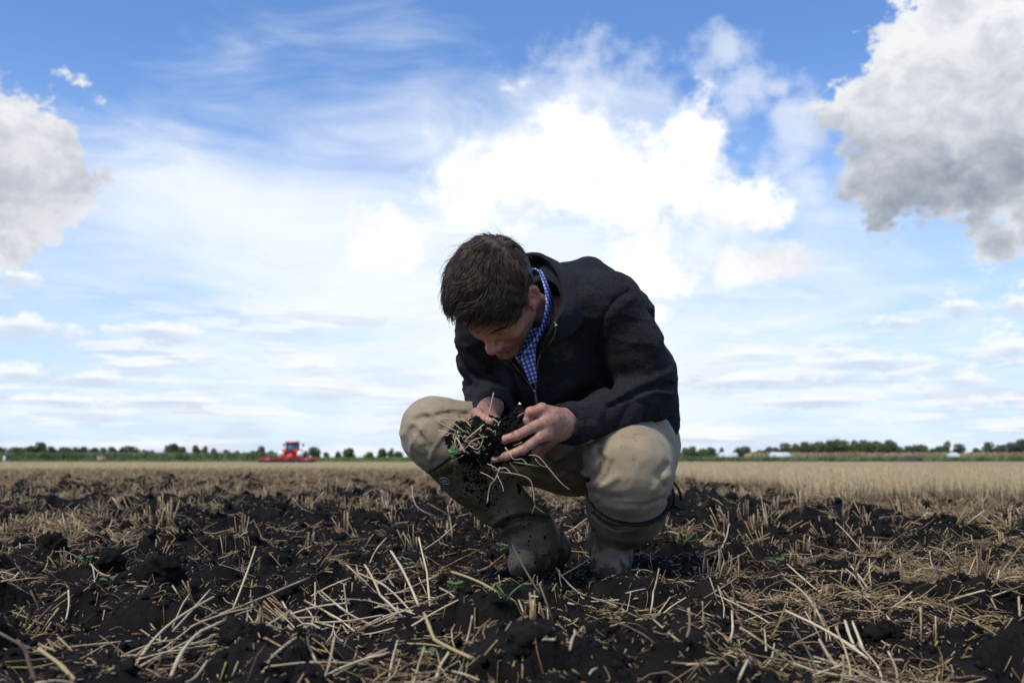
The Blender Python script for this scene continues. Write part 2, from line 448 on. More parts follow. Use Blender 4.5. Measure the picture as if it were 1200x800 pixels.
def straw_obj_b(t):
    oi = t.n.new('ShaderNodeObjectInfo').outputs['Random']
    p = geo_pos(t); n2 = t.noise(p, 160, 4, 0.65); n3 = t.noise(p, 22, 3, 0.6)
    c = t.mix(oi, (0.26, 0.185, 0.098), (0.64, 0.50, 0.30))
    c = t.mix(t.rng(n3, 0.5, 0.68), c, (0.56, 0.47, 0.31))
    c = t.mix(t.rng(n2, 0.55, 0.75), c, (0.16, 0.115, 0.06)); setc(t, c); bump(t, n2, 0.001, 0.5)
M_straw_big = mat('straw_stalks', (0.4, 0.3, 0.16), 0.5, straw_obj_b, 0.4)
def fleece_b(t):
    p = t.oc
    n = t.noise(p, 260, 4, 0.7); n2 = t.noise(p, 60, 4, 0.6); n3 = t.noise(p, 12, 3)
    setc(t, t.mix(t.rng(n, 0.35, 0.7), (0.0105, 0.0106, 0.0120), (0.028, 0.0282, 0.031)))
    bump(t, t.m('ADD', t.m('MULTIPLY', t.noise(p, 240, 3, 0.6), 1.5), t.m('MULTIPLY', n2, 0.6)), 0.0034, 0.85)
M_fleece = mat('fleece', (0.02, 0.02, 0.024), 0.95, fleece_b, 0.1, Sheen_Weight=0.04, Sheen_Roughness=0.5)
def chino_b(t):
    p = t.oc
    n = t.noise(p, 500, 2, 0.6); n2 = t.noise(p, 9, 5, 0.6); n3 = t.noise(p, 45, 4, 0.6)
    c = t.mix(t.rng(n2, 0.3, 0.7), (0.29, 0.222, 0.140), (0.37, 0.29, 0.190))
    c = t.mix(t.rng(n3, 0.55, 0.8), c, (0.20, 0.155, 0.10)); setc(t, c)
    bump(t, t.m('ADD', t.m('MULTIPLY', n, 0.25), n3), 0.0022, 0.6)
M_chino = mat('chino', (0.27, 0.22, 0.15), 0.9, chino_b, 0.15, Sheen_Weight=0.1)
def rubber_b(t):
    p = t.oc
    n = t.noise(p, 11, 6, 0.65); n2 = t.noise(p, 120, 3, 0.6)
    c = t.mix(t.rng(n, 0.35, 0.7), (0.115, 0.085, 0.051), (0.195, 0.152, 0.098))
    c = t.mix(t.rng(t.noise(p, 34, 5, 0.7), 0.60, 0.74), c, (0.045, 0.035, 0.024))
    pz = t.sep(geo_pos(t))[2]; mud = t.m('ADD', t.rng(pz, 0.02, 0.16, 0.30, 0.0), t.m('MULTIPLY', t.noise(p, 26, 7, 0.7), 0.8))
    mk = t.rng(mud, 0.60, 0.68, 0.0, 0.85); c = t.mix(mk, c, (0.030, 0.024, 0.019))
    setc(t, c); t.l.new(t.m('ADD', t.rng(n, 0.3, 0.8, 0.55, 0.8), t.m('MULTIPLY', mk, 0.3)), t.b.inputs['Roughness']); bump(t, t.m('ADD', n2, t.m('MULTIPLY', n, 2)), 0.0015, 0.5)
M_rubber = mat('boot_rubber', (0.08, 0.065, 0.045), 0.5, rubber_b, 0.28)
M_rim = mat('boot_rim', (0.012, 0.012, 0.013), 0.5)
M_lining = mat('boot_lining', (0.008, 0.013, 0.034), 0.9)
def skin_b(t):
    p = t.oc
    n = t.noise(p, 55, 5, 0.6); n2 = t.noise(p, 420, 3, 0.6)
    m = t.n.new('ShaderNodeMix'); m.data_type = 'RGBA'; m.blend_type = 'MULTIPLY'; m.inputs[0].default_value = 1
    t.l.new(t.col, m.inputs[6]); t.l.new(t.mix(t.rng(n, 0.3, 0.7), (0.82, 0.76, 0.74), (1.08, 1.05, 1.05)), m.inputs[7])
    setc(t, m.outputs[2]); bump(t, t.m('ADD', n2, t.m('MULTIPLY', n, 0.8)), 0.0008, 0.5)
M_skin = mat('skin', (0.4, 0.22, 0.15), 0.5, skin_b, 0.4, attr=True, Subsurface_Weight=0.12, Subsurface_Scale=0.006)
M_skin.node_tree.nodes['Principled BSDF'].inputs['Subsurface Radius'].default_value = (1.0, 0.35, 0.2)
def hair_b(t):
    p = t.oc; n = t.noise(p, 60, 3, 0.6)
    setc(t, t.mix(t.rng(n, 0.3, 0.7), (0.018, 0.0115, 0.0075), (0.095, 0.060, 0.037)))
M_hair = mat('hair', (0.02, 0.013, 0.009), 0.55, hair_b, 0.3)
def gingham_b(t):
    p = t.oc; x, y, z = t.sep(p)
    a = t.m('SINE', t.m('MULTIPLY', t.m('ADD', x, t.m('MULTIPLY', z, 0.35)), 620)); b = t.m('SINE', t.m('MULTIPLY', t.m('ADD', z, t.m('MULTIPLY', x, -0.35)), 620))
    s = t.m('ADD', t.rng(a, -0.2, 0.2), t.rng(b, -0.2, 0.2))
    c = t.mix(t.rng(s, 0.0, 1.0, smooth=False), (0.50, 0.54, 0.66), (0.07, 0.13, 0.40)); c = t.mix(t.rng(s, 1.2, 2.0), c, (0.02, 0.045, 0.22)); setc(t, c)
M_gingham = mat('gingham_shirt', (0.2, 0.3, 0.6), 0.85, gingham_b)
M_metal = mat('zip_metal', (0.35, 0.33, 0.30), 0.35, None, 0.5, Metallic=0.9)
M_ziptape = mat('zip_tape', (0.13, 0.095, 0.06), 0.5)
def leaf_b(t):
    n = t.noise(geo_pos(t), 120, 3); setc(t, t.mix(t.rng(n, 0.3, 0.7), (0.045, 0.095, 0.018), (0.095, 0.17, 0.035)))
M_leaf = mat('sprout_leaf', (0.08, 0.18, 0.03), 0.5, leaf_b, 0.4)
M_white = mat('white_paint', (0.8, 0.8, 0.8), 0.4)
M_red = mat('red_paint', (0.55, 0.012, 0.012), 0.35, None, 0.5)
M_tyre = mat('tyre', (0.015, 0.015, 0.016), 0.85)
M_dark = mat('dark_metal', (0.03, 0.03, 0.035), 0.5)
M_glass = mat('cab_glass', (0.10, 0.13, 0.17), 0.08, None, 0.8)
M_orange = mat('orange_panel', (0.75, 0.30, 0.03), 0.4)
def tree_b(c1, c2):
    def f(t):
        p = geo_pos(t); n = t.noise(p, 0.35, 4); setc(t, t.mix(t.rng(n, 0.35, 0.65), c1, c2))
    return f
M_tree = [mat('foliage_dark', (0.03, 0.05, 0.02), 0.9, tree_b((0.075, 0.105, 0.065), (0.12, 0.155, 0.085))),  # distant foliage lightened in its colour to stand in for haze
          mat('foliage_mid', (0.05, 0.08, 0.03), 0.9, tree_b((0.080, 0.115, 0.055), (0.13, 0.165, 0.075))),
          mat('foliage_pale', (0.1, 0.12, 0.05), 0.9, tree_b((0.10, 0.135, 0.055), (0.17, 0.19, 0.085)))]
M_bark = mat('bark', (0.07, 0.055, 0.04), 0.9)
M_maize = mat('crop_green', (0.06, 0.1, 0.03), 0.8, tree_b((0.12, 0.165, 0.07), (0.20, 0.25, 0.11)))  # also lightened for distance haze, in the base colour
M_grass = mat('grass_green', (0.1, 0.17, 0.04), 0.8, tree_b((0.13, 0.20, 0.05), (0.21, 0.28, 0.09)))
# ------------------------------------------------------------------ ground
def stub_mask(x, y):
    """1 where the stubble still stands"""
    n = vnoise(np.stack([x, y], -1), 0.9, 5)
    right = (x > 2.05 + 0.25 * n + 0.02 * y) & (y > 6.7 + 0.7 * n + 0.35 * np.abs(x - 3.4))
    far = y > 24 + 4 * vnoise(np.stack([x, y * 0.3], -1), 0.35, 8)
    return right | far
def litter(x, y):
    """how much of the soil lies under straw, 0..1"""
    P = np.stack([x, y], -1)
    n = 1.0 * fbm(P, 1.6, 3, 3) + 0.75 * fbm(P, 5.5, 3, 9)
    base = -0.20 + 0.46 * np.clip((y - 3.6) / 7, 0, 1) + 0.35 * np.clip((y - 9) / 12, 0, 1)
    base = base + 0.30 * np.exp(-((x + 0.40) ** 2 / 0.10 + (y - 1.72) ** 2 / 0.22)) + 0.10 * np.exp(-((x - 1.3) ** 2 / 0.5 + (y - 2.6) ** 2 / 0.8)) + 0.12 * np.exp(-((x - 2.1) ** 2 / 1.2 + (y - 5.0) ** 2 / 2.5)) - 0.22 * np.exp(-((x - 1.1) ** 2 / 0.35 + (y - 1.8) ** 2 / 0.35)) - 0.12 * np.exp(-((x - 0.4) ** 2 / 0.15 + (y - 1.6) ** 2 / 0.15))
    base = base - 0.30 * np.exp(-((x + 1.5) ** 2 / 0.6 + (y - 3.4) ** 2 / 2.2)) 
    return np.clip(0.5 + (n * 0.75 + base) * 1.15, 0, 1)
def height(x, y):
    x = np.asarray(x, float); y = np.asarray(y, float); P = np.stack([x, y], -1)
    Pw = P + 0.035 * np.stack([vnoise(P, 11, 1), vnoise(P, 11, 2)], -1)
    d1, h1 = worley2(Pw, 5.2, 1); d2, h2 = worley2(Pw, 15.0, 2)
    soft = np.clip(1.15 - 0.9 * litter(x, y), 0.25, 1) * np.where(stub_mask(x, y), 0.3, 1.0)
    h = 0.032 * fbm(P, 1.3, 2, 0)
    h = h + soft * ((0.064 + 0.035 * np.clip((y - 4) / 6, 0, 1)) * np.sqrt(np.clip(1 - (d1 / 0.62) ** 2, 0, 1)) * np.clip(h1 * 1.6 - 0.55, 0, 1) + 0.020 * np.sqrt(np.clip(1 - (d2 / 0.6) ** 2, 0, 1)) * np.clip(h2 * 1.4 - 0.2, 0, 1))
    h = h + soft * (0.016 * fbm(P, 9.0, 3, 4, 0.6) + 0.006 * fbm(P, 42, 2, 6, 0.6))
    # trodden flat under the boots
    near = np.exp(-((x - 0.02) ** 2 / 0.09 + (y - 2.56) ** 2 / 0.05)) + np.exp(-((x - 0.26) ** 2 / 0.03 + (y - 2.5) ** 2 / 0.05))
    h = h * (1 - 0.80 * np.clip(near, 0, 1)) + 0.022 * np.clip(near, 0, 1)
    far = np.clip((y - 14) / 30, 0, 1)
    return h * (1 - far) - 0.012

def fan_sheet(name, y0, y1, nrow, ncol, mat_, k=0.80, w0=1.3):
    ys = y0 * (y1 / y0) ** (np.arange(nrow) / (nrow - 1)); u = np.linspace(-1, 1, ncol)
    Y = np.repeat(ys[:, None], ncol, 1); X = u[None] * (w0 + k * Y)
    Z = height(X.ravel(), Y.ravel()).reshape(X.shape)
    V = np.stack([X, Y, Z], -1).reshape(-1, 3)
    i = np.arange((nrow - 1) * ncol).reshape(nrow - 1, ncol)[:, :-1].ravel()
    Q = np.stack([i, i + 1, i + ncol + 1, i + ncol], 1)
    x, y = V[:, 0], V[:, 1]
    L = litter(x, y); st = stub_mask(x, y)
    lit = np.where(st, np.clip(0.42 + (y - 8) / 30, 0, 0.9), np.clip((L - 0.60) * 2.6, 0, 1)) * np.clip(0.35 + (y - 2) / 9, 0.25, 1)
    lit = np.clip(lit + 0.25 * fbm(V[:, :2] * np.array([1, 0.45]), 2.2, 4, 14), 0, 1)
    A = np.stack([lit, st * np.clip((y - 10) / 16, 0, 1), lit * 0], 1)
    return mesh_obj(name, V, Q, mat_, attr=A)

def ground_b(t):
    p = geo_pos(t)
    a = t.n.new('ShaderNodeVertexColor'); a.layer_name = 'Col'
    lit, st, _ = t.sep(a.outputs[0])
    n = t.noise(p, 14, 8, 0.65); n2 = t.noise(p, 90, 6, 0.7); n3 = t.noise(t.v('MULTIPLY', p, (1, 0.5, 1)), 2.0, 8, 0.7)
    soil = t.mix(t.rng(n, 0.3, 0.75), (0.0050, 0.0042, 0.0038), (0.017, 0.0140, 0.0122))
    soil = t.mix(t.rng(n2, 0.62, 0.85), soil, (0.036, 0.031, 0.027))
    fib = t.noise(t.v('MULTIPLY', p, (1, 0.25, 1)), 120, 5, 0.75, 1.5)
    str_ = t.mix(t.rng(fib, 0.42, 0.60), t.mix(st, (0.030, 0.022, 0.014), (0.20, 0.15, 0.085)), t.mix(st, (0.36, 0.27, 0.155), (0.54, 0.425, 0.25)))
    str_ = t.mix(t.rng(n3, 0.38, 0.62), t.mix(0.5, str_, (0.05, 0.038, 0.025)), str_)
    f = t.rng(t.m('ADD', lit, t.m('MULTIPLY', t.m('SUBTRACT', n2, 0.5), 0.9)), 0.40, 0.70)
    setc(t, t.mix(f, soil, str_))
    bump(t, t.m('ADD', n2, t.m('MULTIPLY', t.vor(p, 140), -0.5)), 0.006, 0.8)
M_ground = mat('ground', (0.015, 0.012, 0.01), 0.95, ground_b, 0.12)
g = fan_sheet('ground', 0.35, 44.0, 980, 860, M_ground); tag(g, kind='structure')

def field_b(t):
    p = geo_pos(t); x, y, z = t.sep(p)
    n = t.noise(t.v('MULTIPLY', p, (0.35, 1.0, 1)), 0.25, 8, 0.65); n2 = t.noise(p, 6.0, 6, 0.7)
    c = t.mix(t.rng(n, 0.35, 0.65), (0.38, 0.29, 0.16), (0.58, 0.46, 0.27))
    c = t.mix(t.rng(n2, 0.35, 0.7), t.mix(0.6, c, (0.14, 0.105, 0.06)), c)
    setc(t, c)
M_field = mat('stubble_ground', (0.3, 0.24, 0.14), 0.95, field_b, 0.1)
V = np.array([[-2600, 43.0, -0.035], [2600, 43.0, -0.035], [2600, 4000, -0.035], [-2600, 4000, -0.035], [-2600, -60, -0.035 - .06], [2600, -60, -0.095], [2600, 43, -0.035], [-2600, 43, -0.035]])
o = mesh_obj('field', V[:4], [(0, 1, 2, 3)], M_field, smooth=False); tag(o, kind='structure')
# the field to both sides of and behind the camera, clear of the fine ground in front
o = mesh_obj('field_surround', np.array([[-2600, -60, -.095], [2600, -60, -.095], [2600, 43.0, -.0352], [-2600, 43.0, -.0352]]), [(0, 1, 2, 3)], M_field, smooth=False)
o.location.z = -0.06; tag(o, kind='structure')

# loose crumbs and small clods lying on the soil: one mass
def ico(sub):
    import bmesh
    bm = bmesh.new(); bmesh.ops.create_icosphere(bm, subdivisions=sub, radius=1.0)
    V = np.array([v.co[:] for v in bm.verts]); F = np.array([[v.index for v in f.verts] for f in bm.faces]); bm.free(); return V, F
def clod_shape(sub, seed, amp=0.28):
    V, F = ico(sub); V = V * (1 + amp * fbm(V, 1.4, 4, seed, 0.62)[:, None]); 
    V = V * np.array([1, 1, 0.8]); return V, F
def scatter_xy(n, y0, y1, k=0.62, w0=0.75, p=1.0):
    y = np.sqrt(rng.random(n) * (y1 ** 2 - y0 ** 2) + y0 ** 2); 
    x = (rng.random(n) * 2 - 1) * (w0 + k * y); return x, y
def rotmats(n):
    q = rng.normal(size=(n, 4)); q /= np.linalg.norm(q, axis=1, keepdims=True); w, x, y, z = q.T
    return np.stack([1 - 2 * (y * y + z * z), 2 * (x * y - z * w), 2 * (x * z + y * w), 2 * (x * y + z * w), 1 - 2 * (x * x + z * z), 2 * (y * z - x * w), 2 * (x * z - y * w), 2 * (y * z + x * w), 1 - 2 * (x * x + y * y)], 1).reshape(n, 3, 3)
def clod_mass(name, n, y0, y1, rmin, rmax, sub, power=2.2):
    x, y = scatter_xy(n, y0, y1); keep = (litter(x, y) < 0.25 + 0.65 * rng.random(n)) & ~stub_mask(x, y); x, y = x[keep], y[keep]; n = len(x)
    r = rmin + (rmax - rmin) * rng.random(n) ** power; z = height(x, y) + r * 0.25
    shapes = [clod_shape(sub, 40 + s, 0.42) for s in range(10)]; R = rotmats(n); Vs, Fs, b = [], [], 0
    for s, (SV, SF) in enumerate(shapes):
        i = np.arange(s, n, len(shapes))
        if not len(i): continue
        W = np.einsum('nij,vj->nvi', R[i], SV) * r[i, None, None] + np.stack([x, y, z], -1)[i, None]
        Fs.append((SF[None] + (np.arange(len(i)) * len(SV))[:, None, None] + b).reshape(-1, 3)); Vs.append(W.reshape(-1, 3)); b += len(i) * len(SV)
    return np.concatenate(Vs), np.concatenate(Fs)
A_, B_ = clod_mass('a', 34000, 1.1, 5.0, 0.0018, 0.0095, 1, 2.2), clod_mass('b', 2200, 1.1, 6.0, 0.009, 0.024, 3, 2.6)
C_ = clod_mass('c', 6000, 5.0, 20.0, 0.012, 0.05, 1, 2.0)
Vc = np.concatenate([A_[0], B_[0], C_[0]]); Fc = np.concatenate([A_[1], B_[1] + len(A_[0]), C_[1] + len(A_[0]) + len(B_[0])])
tag(mesh_obj('loose_soil', Vc, Fc, M_soil), 'dark crumbly loose soil covering the tilled ground', 'soil', kind='stuff')
del Vc, Fc, A_, B_, C_

# straw litter: one mass
def straw_paths(x, y, L, lift=0.006, tilt=0.16, k=3, bendy=0.10, up=None, ang=None):
    n = len(x); a = rng.random(n) * 2 * np.pi if ang is None else ang
    dx, dy = np.cos(a), np.sin(a)
    z1 = height(x - dx * L / 2, y - dy * L / 2); z2 = height(x + dx * L / 2, y + dy * L / 2); zc = height(x, y)
    z1 += lift * (0.3 + rng.random(n)); z2 += lift * (0.3 + rng.random(n)) + np.abs(rng.normal(size=n)) * tilt * L
    if up is not None: z2 = np.where(up, z1 + L * (0.35 + 0.5 * rng.random(n)), z2)
    t = np.linspace(0, 1, k)[None, :, None]
    P = np.stack([x - dx * L / 2, y - dy * L / 2, z1], -1)[:, None] * (1 - t) + np.stack([x + dx * L / 2, y + dy * L / 2, z2], -1)[:, None] * t
    P[:, :, 2] += (np.maximum(zc + 0.003 - (z1 + z2) / 2, 0))[:, None] * 0.7 * (4 * t[..., 0] * (1 - t[..., 0])) ** 0.6
    P += (rng.normal(size=(n, 1, 3)) * (bendy * L)[:, None, None] * (t * (1 - t)) * 2)
    return P
def straw_mass(n, y0, y1, Lm, r, sides, lit_pow=1.0, thr=0.0, k=3, bendy=0.12, tilt=0.16, upfrac=0.08):
    x, y = scatter_xy(n, y0, y1); keep = (rng.random(n) < thr + (1 - thr) * litter(x, y) ** lit_pow); x, y = x[keep], y[keep]; n = len(x)
    L = Lm[0] + (Lm[1] - Lm[0]) * rng.random(n) ** 2.2
    P = straw_paths(x, y, L, k=k, bendy=bendy, tilt=tilt, up=rng.random(n) < upfrac)
    rr = (r[0] + (r[1] - r[0]) * rng.random(n))[:, None] * np.linspace(1, 0.8, k)[None]
    V, F = tubes(P, rr, sides); return V, F, straw_cols(n, k * sides)
def join(parts):
    V = np.concatenate([p[0] for p in parts]); F = []; b = 0
    for p in parts:
        F += [np.asarray(q) + b for q in p[1]]; b += len(p[0])
    return V, F
S1 = straw_mass(17000, 1.15, 3.6, (0.015, 0.13), (0.0009, 0.0019), 5, 2.2, 0.08, 4, 0.16)
S1b = straw_mass(42000, 1.15, 3.8, (0.008, 0.08), (0.0005, 0.0010), 3, 2.4, 0.05, 5, 0.55, 0.12, 0.0)     # fine curled leaf shreds
S2 = straw_mass(46000, 3.4, 9.0, (0.02, 0.15), (0.0012, 0.0026), 4, 2.0, 0.06, 3, 0.2, 0.2, 0.12)
S3 = straw_mass(60000, 8.5, 26.0, (0.05, 0.22), (0.0018, 0.0038), 3, 1.6, 0.10, 3, 0.2, 0.3, 0.30)
def tuft_mass(n, y0, y1, L, r, sides):
    cx, cy = scatter_xy(n, y0, y1); keep = ~stub_mask(cx, cy) & ((np.abs(cx - 0.12) > 0.25) | (np.abs(cy - 2.55) > 0.3)); cx, cy = cx[keep], cy[keep]; n = len(cx)
    m = 9; ta = rng.random(n) * 6.28; tl = rng.random(n) * 1.1; sz = 0.55 + 0.75 * rng.random(n)
    i = np.repeat(np.arange(n), m); N_ = len(i); x = cx[i] + rng.normal(size=N_) * 0.012 * sz[i]; y = cy[i] + rng.normal(size=N_) * 0.012 * sz[i]
    ln = (L[0] + (L[1] - L[0]) * rng.random(N_)) * sz[i]; a = ta[i] + rng.normal(size=N_) * 0.5; tt = np.clip(tl[i] + rng.normal(size=N_) * 0.25, 0, 1.45)
    d = np.stack([np.cos(a) * np.sin(tt), np.sin(a) * np.sin(tt), np.cos(tt)], 1); p0 = np.stack([x, y, height(x, y) - 0.008], 1); k = 3
    t = np.linspace(0, 1, k)[None, :, None]; P = p0[:, None] + d[:, None] * ln[:, None, None] * t; P[:, :, 2] -= (ln * 0.12)[:, None] * t[..., 0] ** 2
    V, F = tubes(P, (r[0] + (r[1] - r[0]) * rng.random(N_))[:, None] * np.ones((1, k)), sides); return V, F, straw_cols(N_, k * sides)
T1 = tuft_mass(150, 1.5, 3.8, (0.03, 0.09), (0.0010, 0.0019), 5); T2 = tuft_mass(900, 3.8, 9.0, (0.04, 0.13), (0.0014, 0.0026), 4); T3 = tuft_mass(2600, 9.0, 26.0, (0.05, 0.16), (0.002, 0.004), 3)
S1 = (*join([S1, T1, T2, T3]), np.concatenate([S1[2], T1[2], T2[2], T3[2]]))
V, F = join([S1, S1b, S2, S3]); tag(mesh_obj('straw_litter', V, F, M_straw, attr=np.concatenate([s[2] for s in (S1, S1b, S2, S3)])), 'pale dry straw litter strewn over the dark soil', 'straw', kind='stuff')
S4 = straw_mass(72000, 1.15, 3.6, (0.004, 0.016), (0.0007, 0.0018), 3, 1.5, 0.25, 2, 0.1, 0.1, 0.0)
S5 = straw_mass(30000, 3.4, 8.0, (0.008, 0.03), (0.0012, 0.0028), 3, 1.5, 0.2, 2, 0.1, 0.1, 0.0)
V, F = join([S4, S5]); tag(mesh_obj('chaff', V, F, M_straw, attr=np.concatenate([S4[2], S5[2]]) * 0.9), 'fine broken chaff and husks speckling the dark soil', 'chaff', kind='stuff')
# standing stubble in drilled rows
def stubble(xr, yr, row, step, h, r):
    X = np.arange(xr[0], xr[1], row); Yv = np.arange(yr[0], yr[1], step)
    x, y = [a.ravel() for a in np.meshgrid(X, Yv)]
    x = x + rng.normal(size=len(x)) * row * 0.13; y = y + rng.normal(size=len(x)) * step * 0.4
    m = stub_mask(x, y) & (np.abs(x) < 0.6 * y + 1.2) & (rng.random(len(x)) < 0.85); x, y = x[m], y[m]; n = len(x)
    H = h[0] + (h[1] - h[0]) * rng.random(n); z = height(x, y) - 0.01
    z = np.where(y > 43, -0.04, z)
    lean = rng.normal(size=(n, 2)) * 0.17
    P = np.stack([np.stack([x, y, z], -1), np.stack([x + lean[:, 0] * H, y + lean[:, 1] * H, z + H], -1)], 1)
    V, F = tubes(P, (r[0] + (r[1] - r[0]) * rng.random(n))[:, None] * np.array([[1, 0.9]]), 3); return V, F, straw_cols(n, 6) * 0.45 + np.array([0.56, 0.44, 0.26]) * 0.62
parts = [stubble((1.8, 9.5), (6.8, 14), 0.125, 0.022, (0.10, 0.235), (0.0016, 0.0030)), stubble((1.8, 16), (14, 26), 0.125, 0.06, (0.12, 0.22), (0.002, 0.0036)),
         stubble((-18, 18), (24, 44), 0.25, 0.12, (0.10, 0.2), (0.003, 0.005)), stubble((-45, 45), (44, 90), 0.5, 0.5, (0.10, 0.2), (0.005, 0.009))]
V, F = join(parts); tag(mesh_obj('stubble', V, F, M_straw, attr=np.concatenate([s[2] for s in parts])), 'standing cut stubble in long rows beyond the tilled soil', 'stubble', kind='stuff')
del V, F, parts, S1, S1b, S2, S3, S4, S5
# ------------------------------------------------------------------ far things
def dist_x(px, Y): return at(px, 540, Y)[0]
# tractor with a wide cultivator, seen from behind
TY = 140.0; TX = dist_x(342, TY); S = TY / FPX   # metres per photo pixel there
tr = empty('tractor', (TX, TY, -0.03), 'red tractor seen from behind driving away across the field', 'tractor')
def tpart(name, parts, m, parent=None, label=None):
    V, F = merge(parts); o = mesh_obj(name, V, F, m, smooth=False, parent=None); o.parent = parent or tr
    if label: o['label'] = label
    return o
cab = tpart('cab', [box((0, 0.2, 1.95), (1.5, 1.5, 1.6), taper=0.92)], M_glass)
for s in (-1, 1):
    for yy in (-0.56, 0.98): tpart('cab_post', [box((s * 0.74, yy, 2.1), (0.09, 0.09, 1.32))], M_dark, cab)
tpart('roof', [box((0, 0.2, 2.83), (1.75, 1.8, 0.18), taper=0.9)], M_red, cab)
tpart('roof_light', [box((0, -0.73, 2.80), (0.55, 0.06, 0.16))], M_orange, cab, 'orange panel on the rear of the roof')
tpart('body', [box((0, 1.9, 1.35), (0.9, 2.6, 0.9), taper=0.85), box((0, 0.1, 0.95), (0.9, 2.2, 0.7))], M_red)
for s in (-1, 1):
    V, F = cyl((s * 1.15, 0, 0.85), 0.85, 0.5, 0, 26); w = tpart('wheel', [(V, F)] + [box((s * 1.15 + e * 0.13, 0.89 * math.cos(a), 0.85 + 0.89 * math.sin(a)), (0.26, 0.07, 0.12)) for e in (-1, 1) for a in np.arange(0, 6.28, 0.42)], M_tyre)
    tpart('rim', [cyl((s * 1.41, 0, 0.85), 0.45, 0.06, 0, 20)], M_red, w)
    tpart('fender', [cyl((s * 0.80, -0.75, 1.50), 0.40, 0.35, 1, 20, 0.34), box((s * 1.0, 0.1, 1.72), (0.56, 1.5, 0.14))], M_red)
    tpart('white_disc', [cyl((s * 1.34, -0.96, 1.20), 0.46, 0.10, 1, 20), cyl((s * 1.34, -1.03, 1.20), 0.38, 0.06, 1, 20)], M_white, None, 'large round white panel beside the red fender')  # plain white discs, one on each side, no emission
    tpart('front_wheel', [cyl((s * 0.95, 3.0, 0.6), 0.6, 0.4, 0, 20)], M_tyre)
    tpart('mirror', [box((s * 1.36, 0.9, 2.45), (0.22, 0.08, 0.42)), box((s * 1.05, 0.9, 2.6), (0.6, 0.04, 0.04))], M_dark)
tpart('exhaust', [cyl((0.55, 1.3, 2.5), 0.05, 1.2, 2, 10)], M_dark)
im = empty('cultivator', (TX, TY - 2.2, -0.03), 'wide red cultivator folded out behind the tractor', 'cultivator')
def ipart(name, parts, m, parent=None):
    V, F = merge(parts); o = mesh_obj(name, V, F, m, smooth=False); o.parent = parent or im; return o
fr = ipart('frame', [box((0, 0, 0.75), (2.6, 0.14, 0.14)), box((0, 0.5, 0.85), (1.7, 0.12, 0.35), taper=0.75), box((0, 0.9, 0.7), (2.2, 0.12, 0.12)), box((0, -0.5, 0.55), (2.6, 0.12, 0.12))] + [box((x, 0, 0.62), (0.1, 1.1, 0.12)) for x in (-1.2, -0.6, 0, 0.6, 1.2)], M_red)
for s in (-1, 1):
    wg = ipart('wing', [box((s * 2.7, 0, 0.42), (2.7, 0.16, 0.18)), box((s * 2.7, -0.6, 0.36), (2.7, 0.12, 0.14)), box((s * 2.7, 0.3, 0.56), (2.4, 0.1, 0.12))] + [box((s * x, -0.3, 0.40), (0.1, 0.9, 0.12)) for x in (1.6, 2.3, 3.0, 3.7)], M_red)
for x in np.arange(-3.9, 4.0, 0.35): ipart('tine', [box((x, -0.3, 0.16), (0.06, 0.1, 0.36))], M_dark)
for x in (-2.6, 0, 2.6): ipart('roller', [cyl((x, -1.0, 0.22), 0.2, 2.4, 0, 14)], M_dark)
for s in (-1, 1): ipart('linkage_arm', [box((s * 0.45, 1.0, 0.85), (0.08, 1.2, 0.1))], M_dark)

# straw bale
b = empty('straw_bale', (dist_x(118.5, 180), 180, -0.03), 'lone rectangular straw bale at the edge of the tall green crop', 'straw bale')
V, F = merge([box((0, 0, 0.5), (1.15, 0.9, 1.05))]); o = mesh_obj('bale_body', V, F, M_bale, smooth=False); o.parent = b
V, F = merge([box((s, 0, 0.5), (0.03, 0.92, 1.07)) for s in (-0.3, 0.05, 0.35)]); o = mesh_obj('twine', V, F, M_bark, smooth=False); o.parent = b
# small white marker post at the far left
b = empty('marker_post', (dist_x(5, 190), 190, -0.03), 'small white marker post at the edge of the tall green crop', 'marker post')
V, F = merge([box((0, 0, 0.55), (0.35, 0.25, 1.1), taper=0.8)]); o = mesh_obj('post', V, F, M_white, smooth=False); o.parent = b

# crops: masses of leaves
def blades(n, x0, x1, y0, y1, h0, h1, w, seed=0):
    r = np.random.default_rng(seed); x = x0 + (x1 - x0) * r.random(n); y = y0 + (y1 - y0) * r.random(n) ** 2
    h = h0 + (h1 - h0) * r.random(n); zz = r.random(n) * (h - h * 0.35)
    hh = h * 0.4; a = r.random(n) * np.pi; dx, dy = np.cos(a) * w, np.sin(a) * w
    lx = r.normal(size=n) * 0.25 * hh; ly = r.normal(size=n) * 0.2 * hh
    V = np.stack([np.stack([x - dx, y - dy, zz], -1), np.stack([x + dx, y + dy, zz], -1), np.stack([x + dx * .6 + lx, y + dy * .6 + ly, zz + hh], -1), np.stack([x - dx * .6 + lx, y - dy * .6 + ly, zz + hh], -1)], 1)
    return V.reshape(-1, 3), [np.arange(4 * n).reshape(n, 4)]
def crop(name, label, px0, px1, Y, depth, h, m, n, cat='crop', w=0.14, seed=0):
    x0, x1 = dist_x(px0, Y), dist_x(px1, Y)
    V, F = blades(n, x0, x1, Y, Y + depth, h * 0.85, h * 1.06, w, seed); V[:, 2] -= 0.04
    bx, bf = box(((x0 + x1) / 2, Y + depth / 2 + 0.6, h * 0.40 - 0.04), (x1 - x0, depth - 0.6, h * 0.80))
    F = [F[0], np.array(bf) + len(V)]; V = np.concatenate([V, bx])
    return tag(mesh_obj(name, V, F, m, smooth=False), label, cat, kind='stuff')
crop('maize', 'tall dark green maize standing at the far edge of the field', -120, 322, 235, 14, 2.15, M_maize, 26000)
crop('field_margin', 'bright green grassy strip in front of the tall maize', -120, 560, 205, 6, 0.42, M_grass, 9000, 'grass', 0.2, 3)
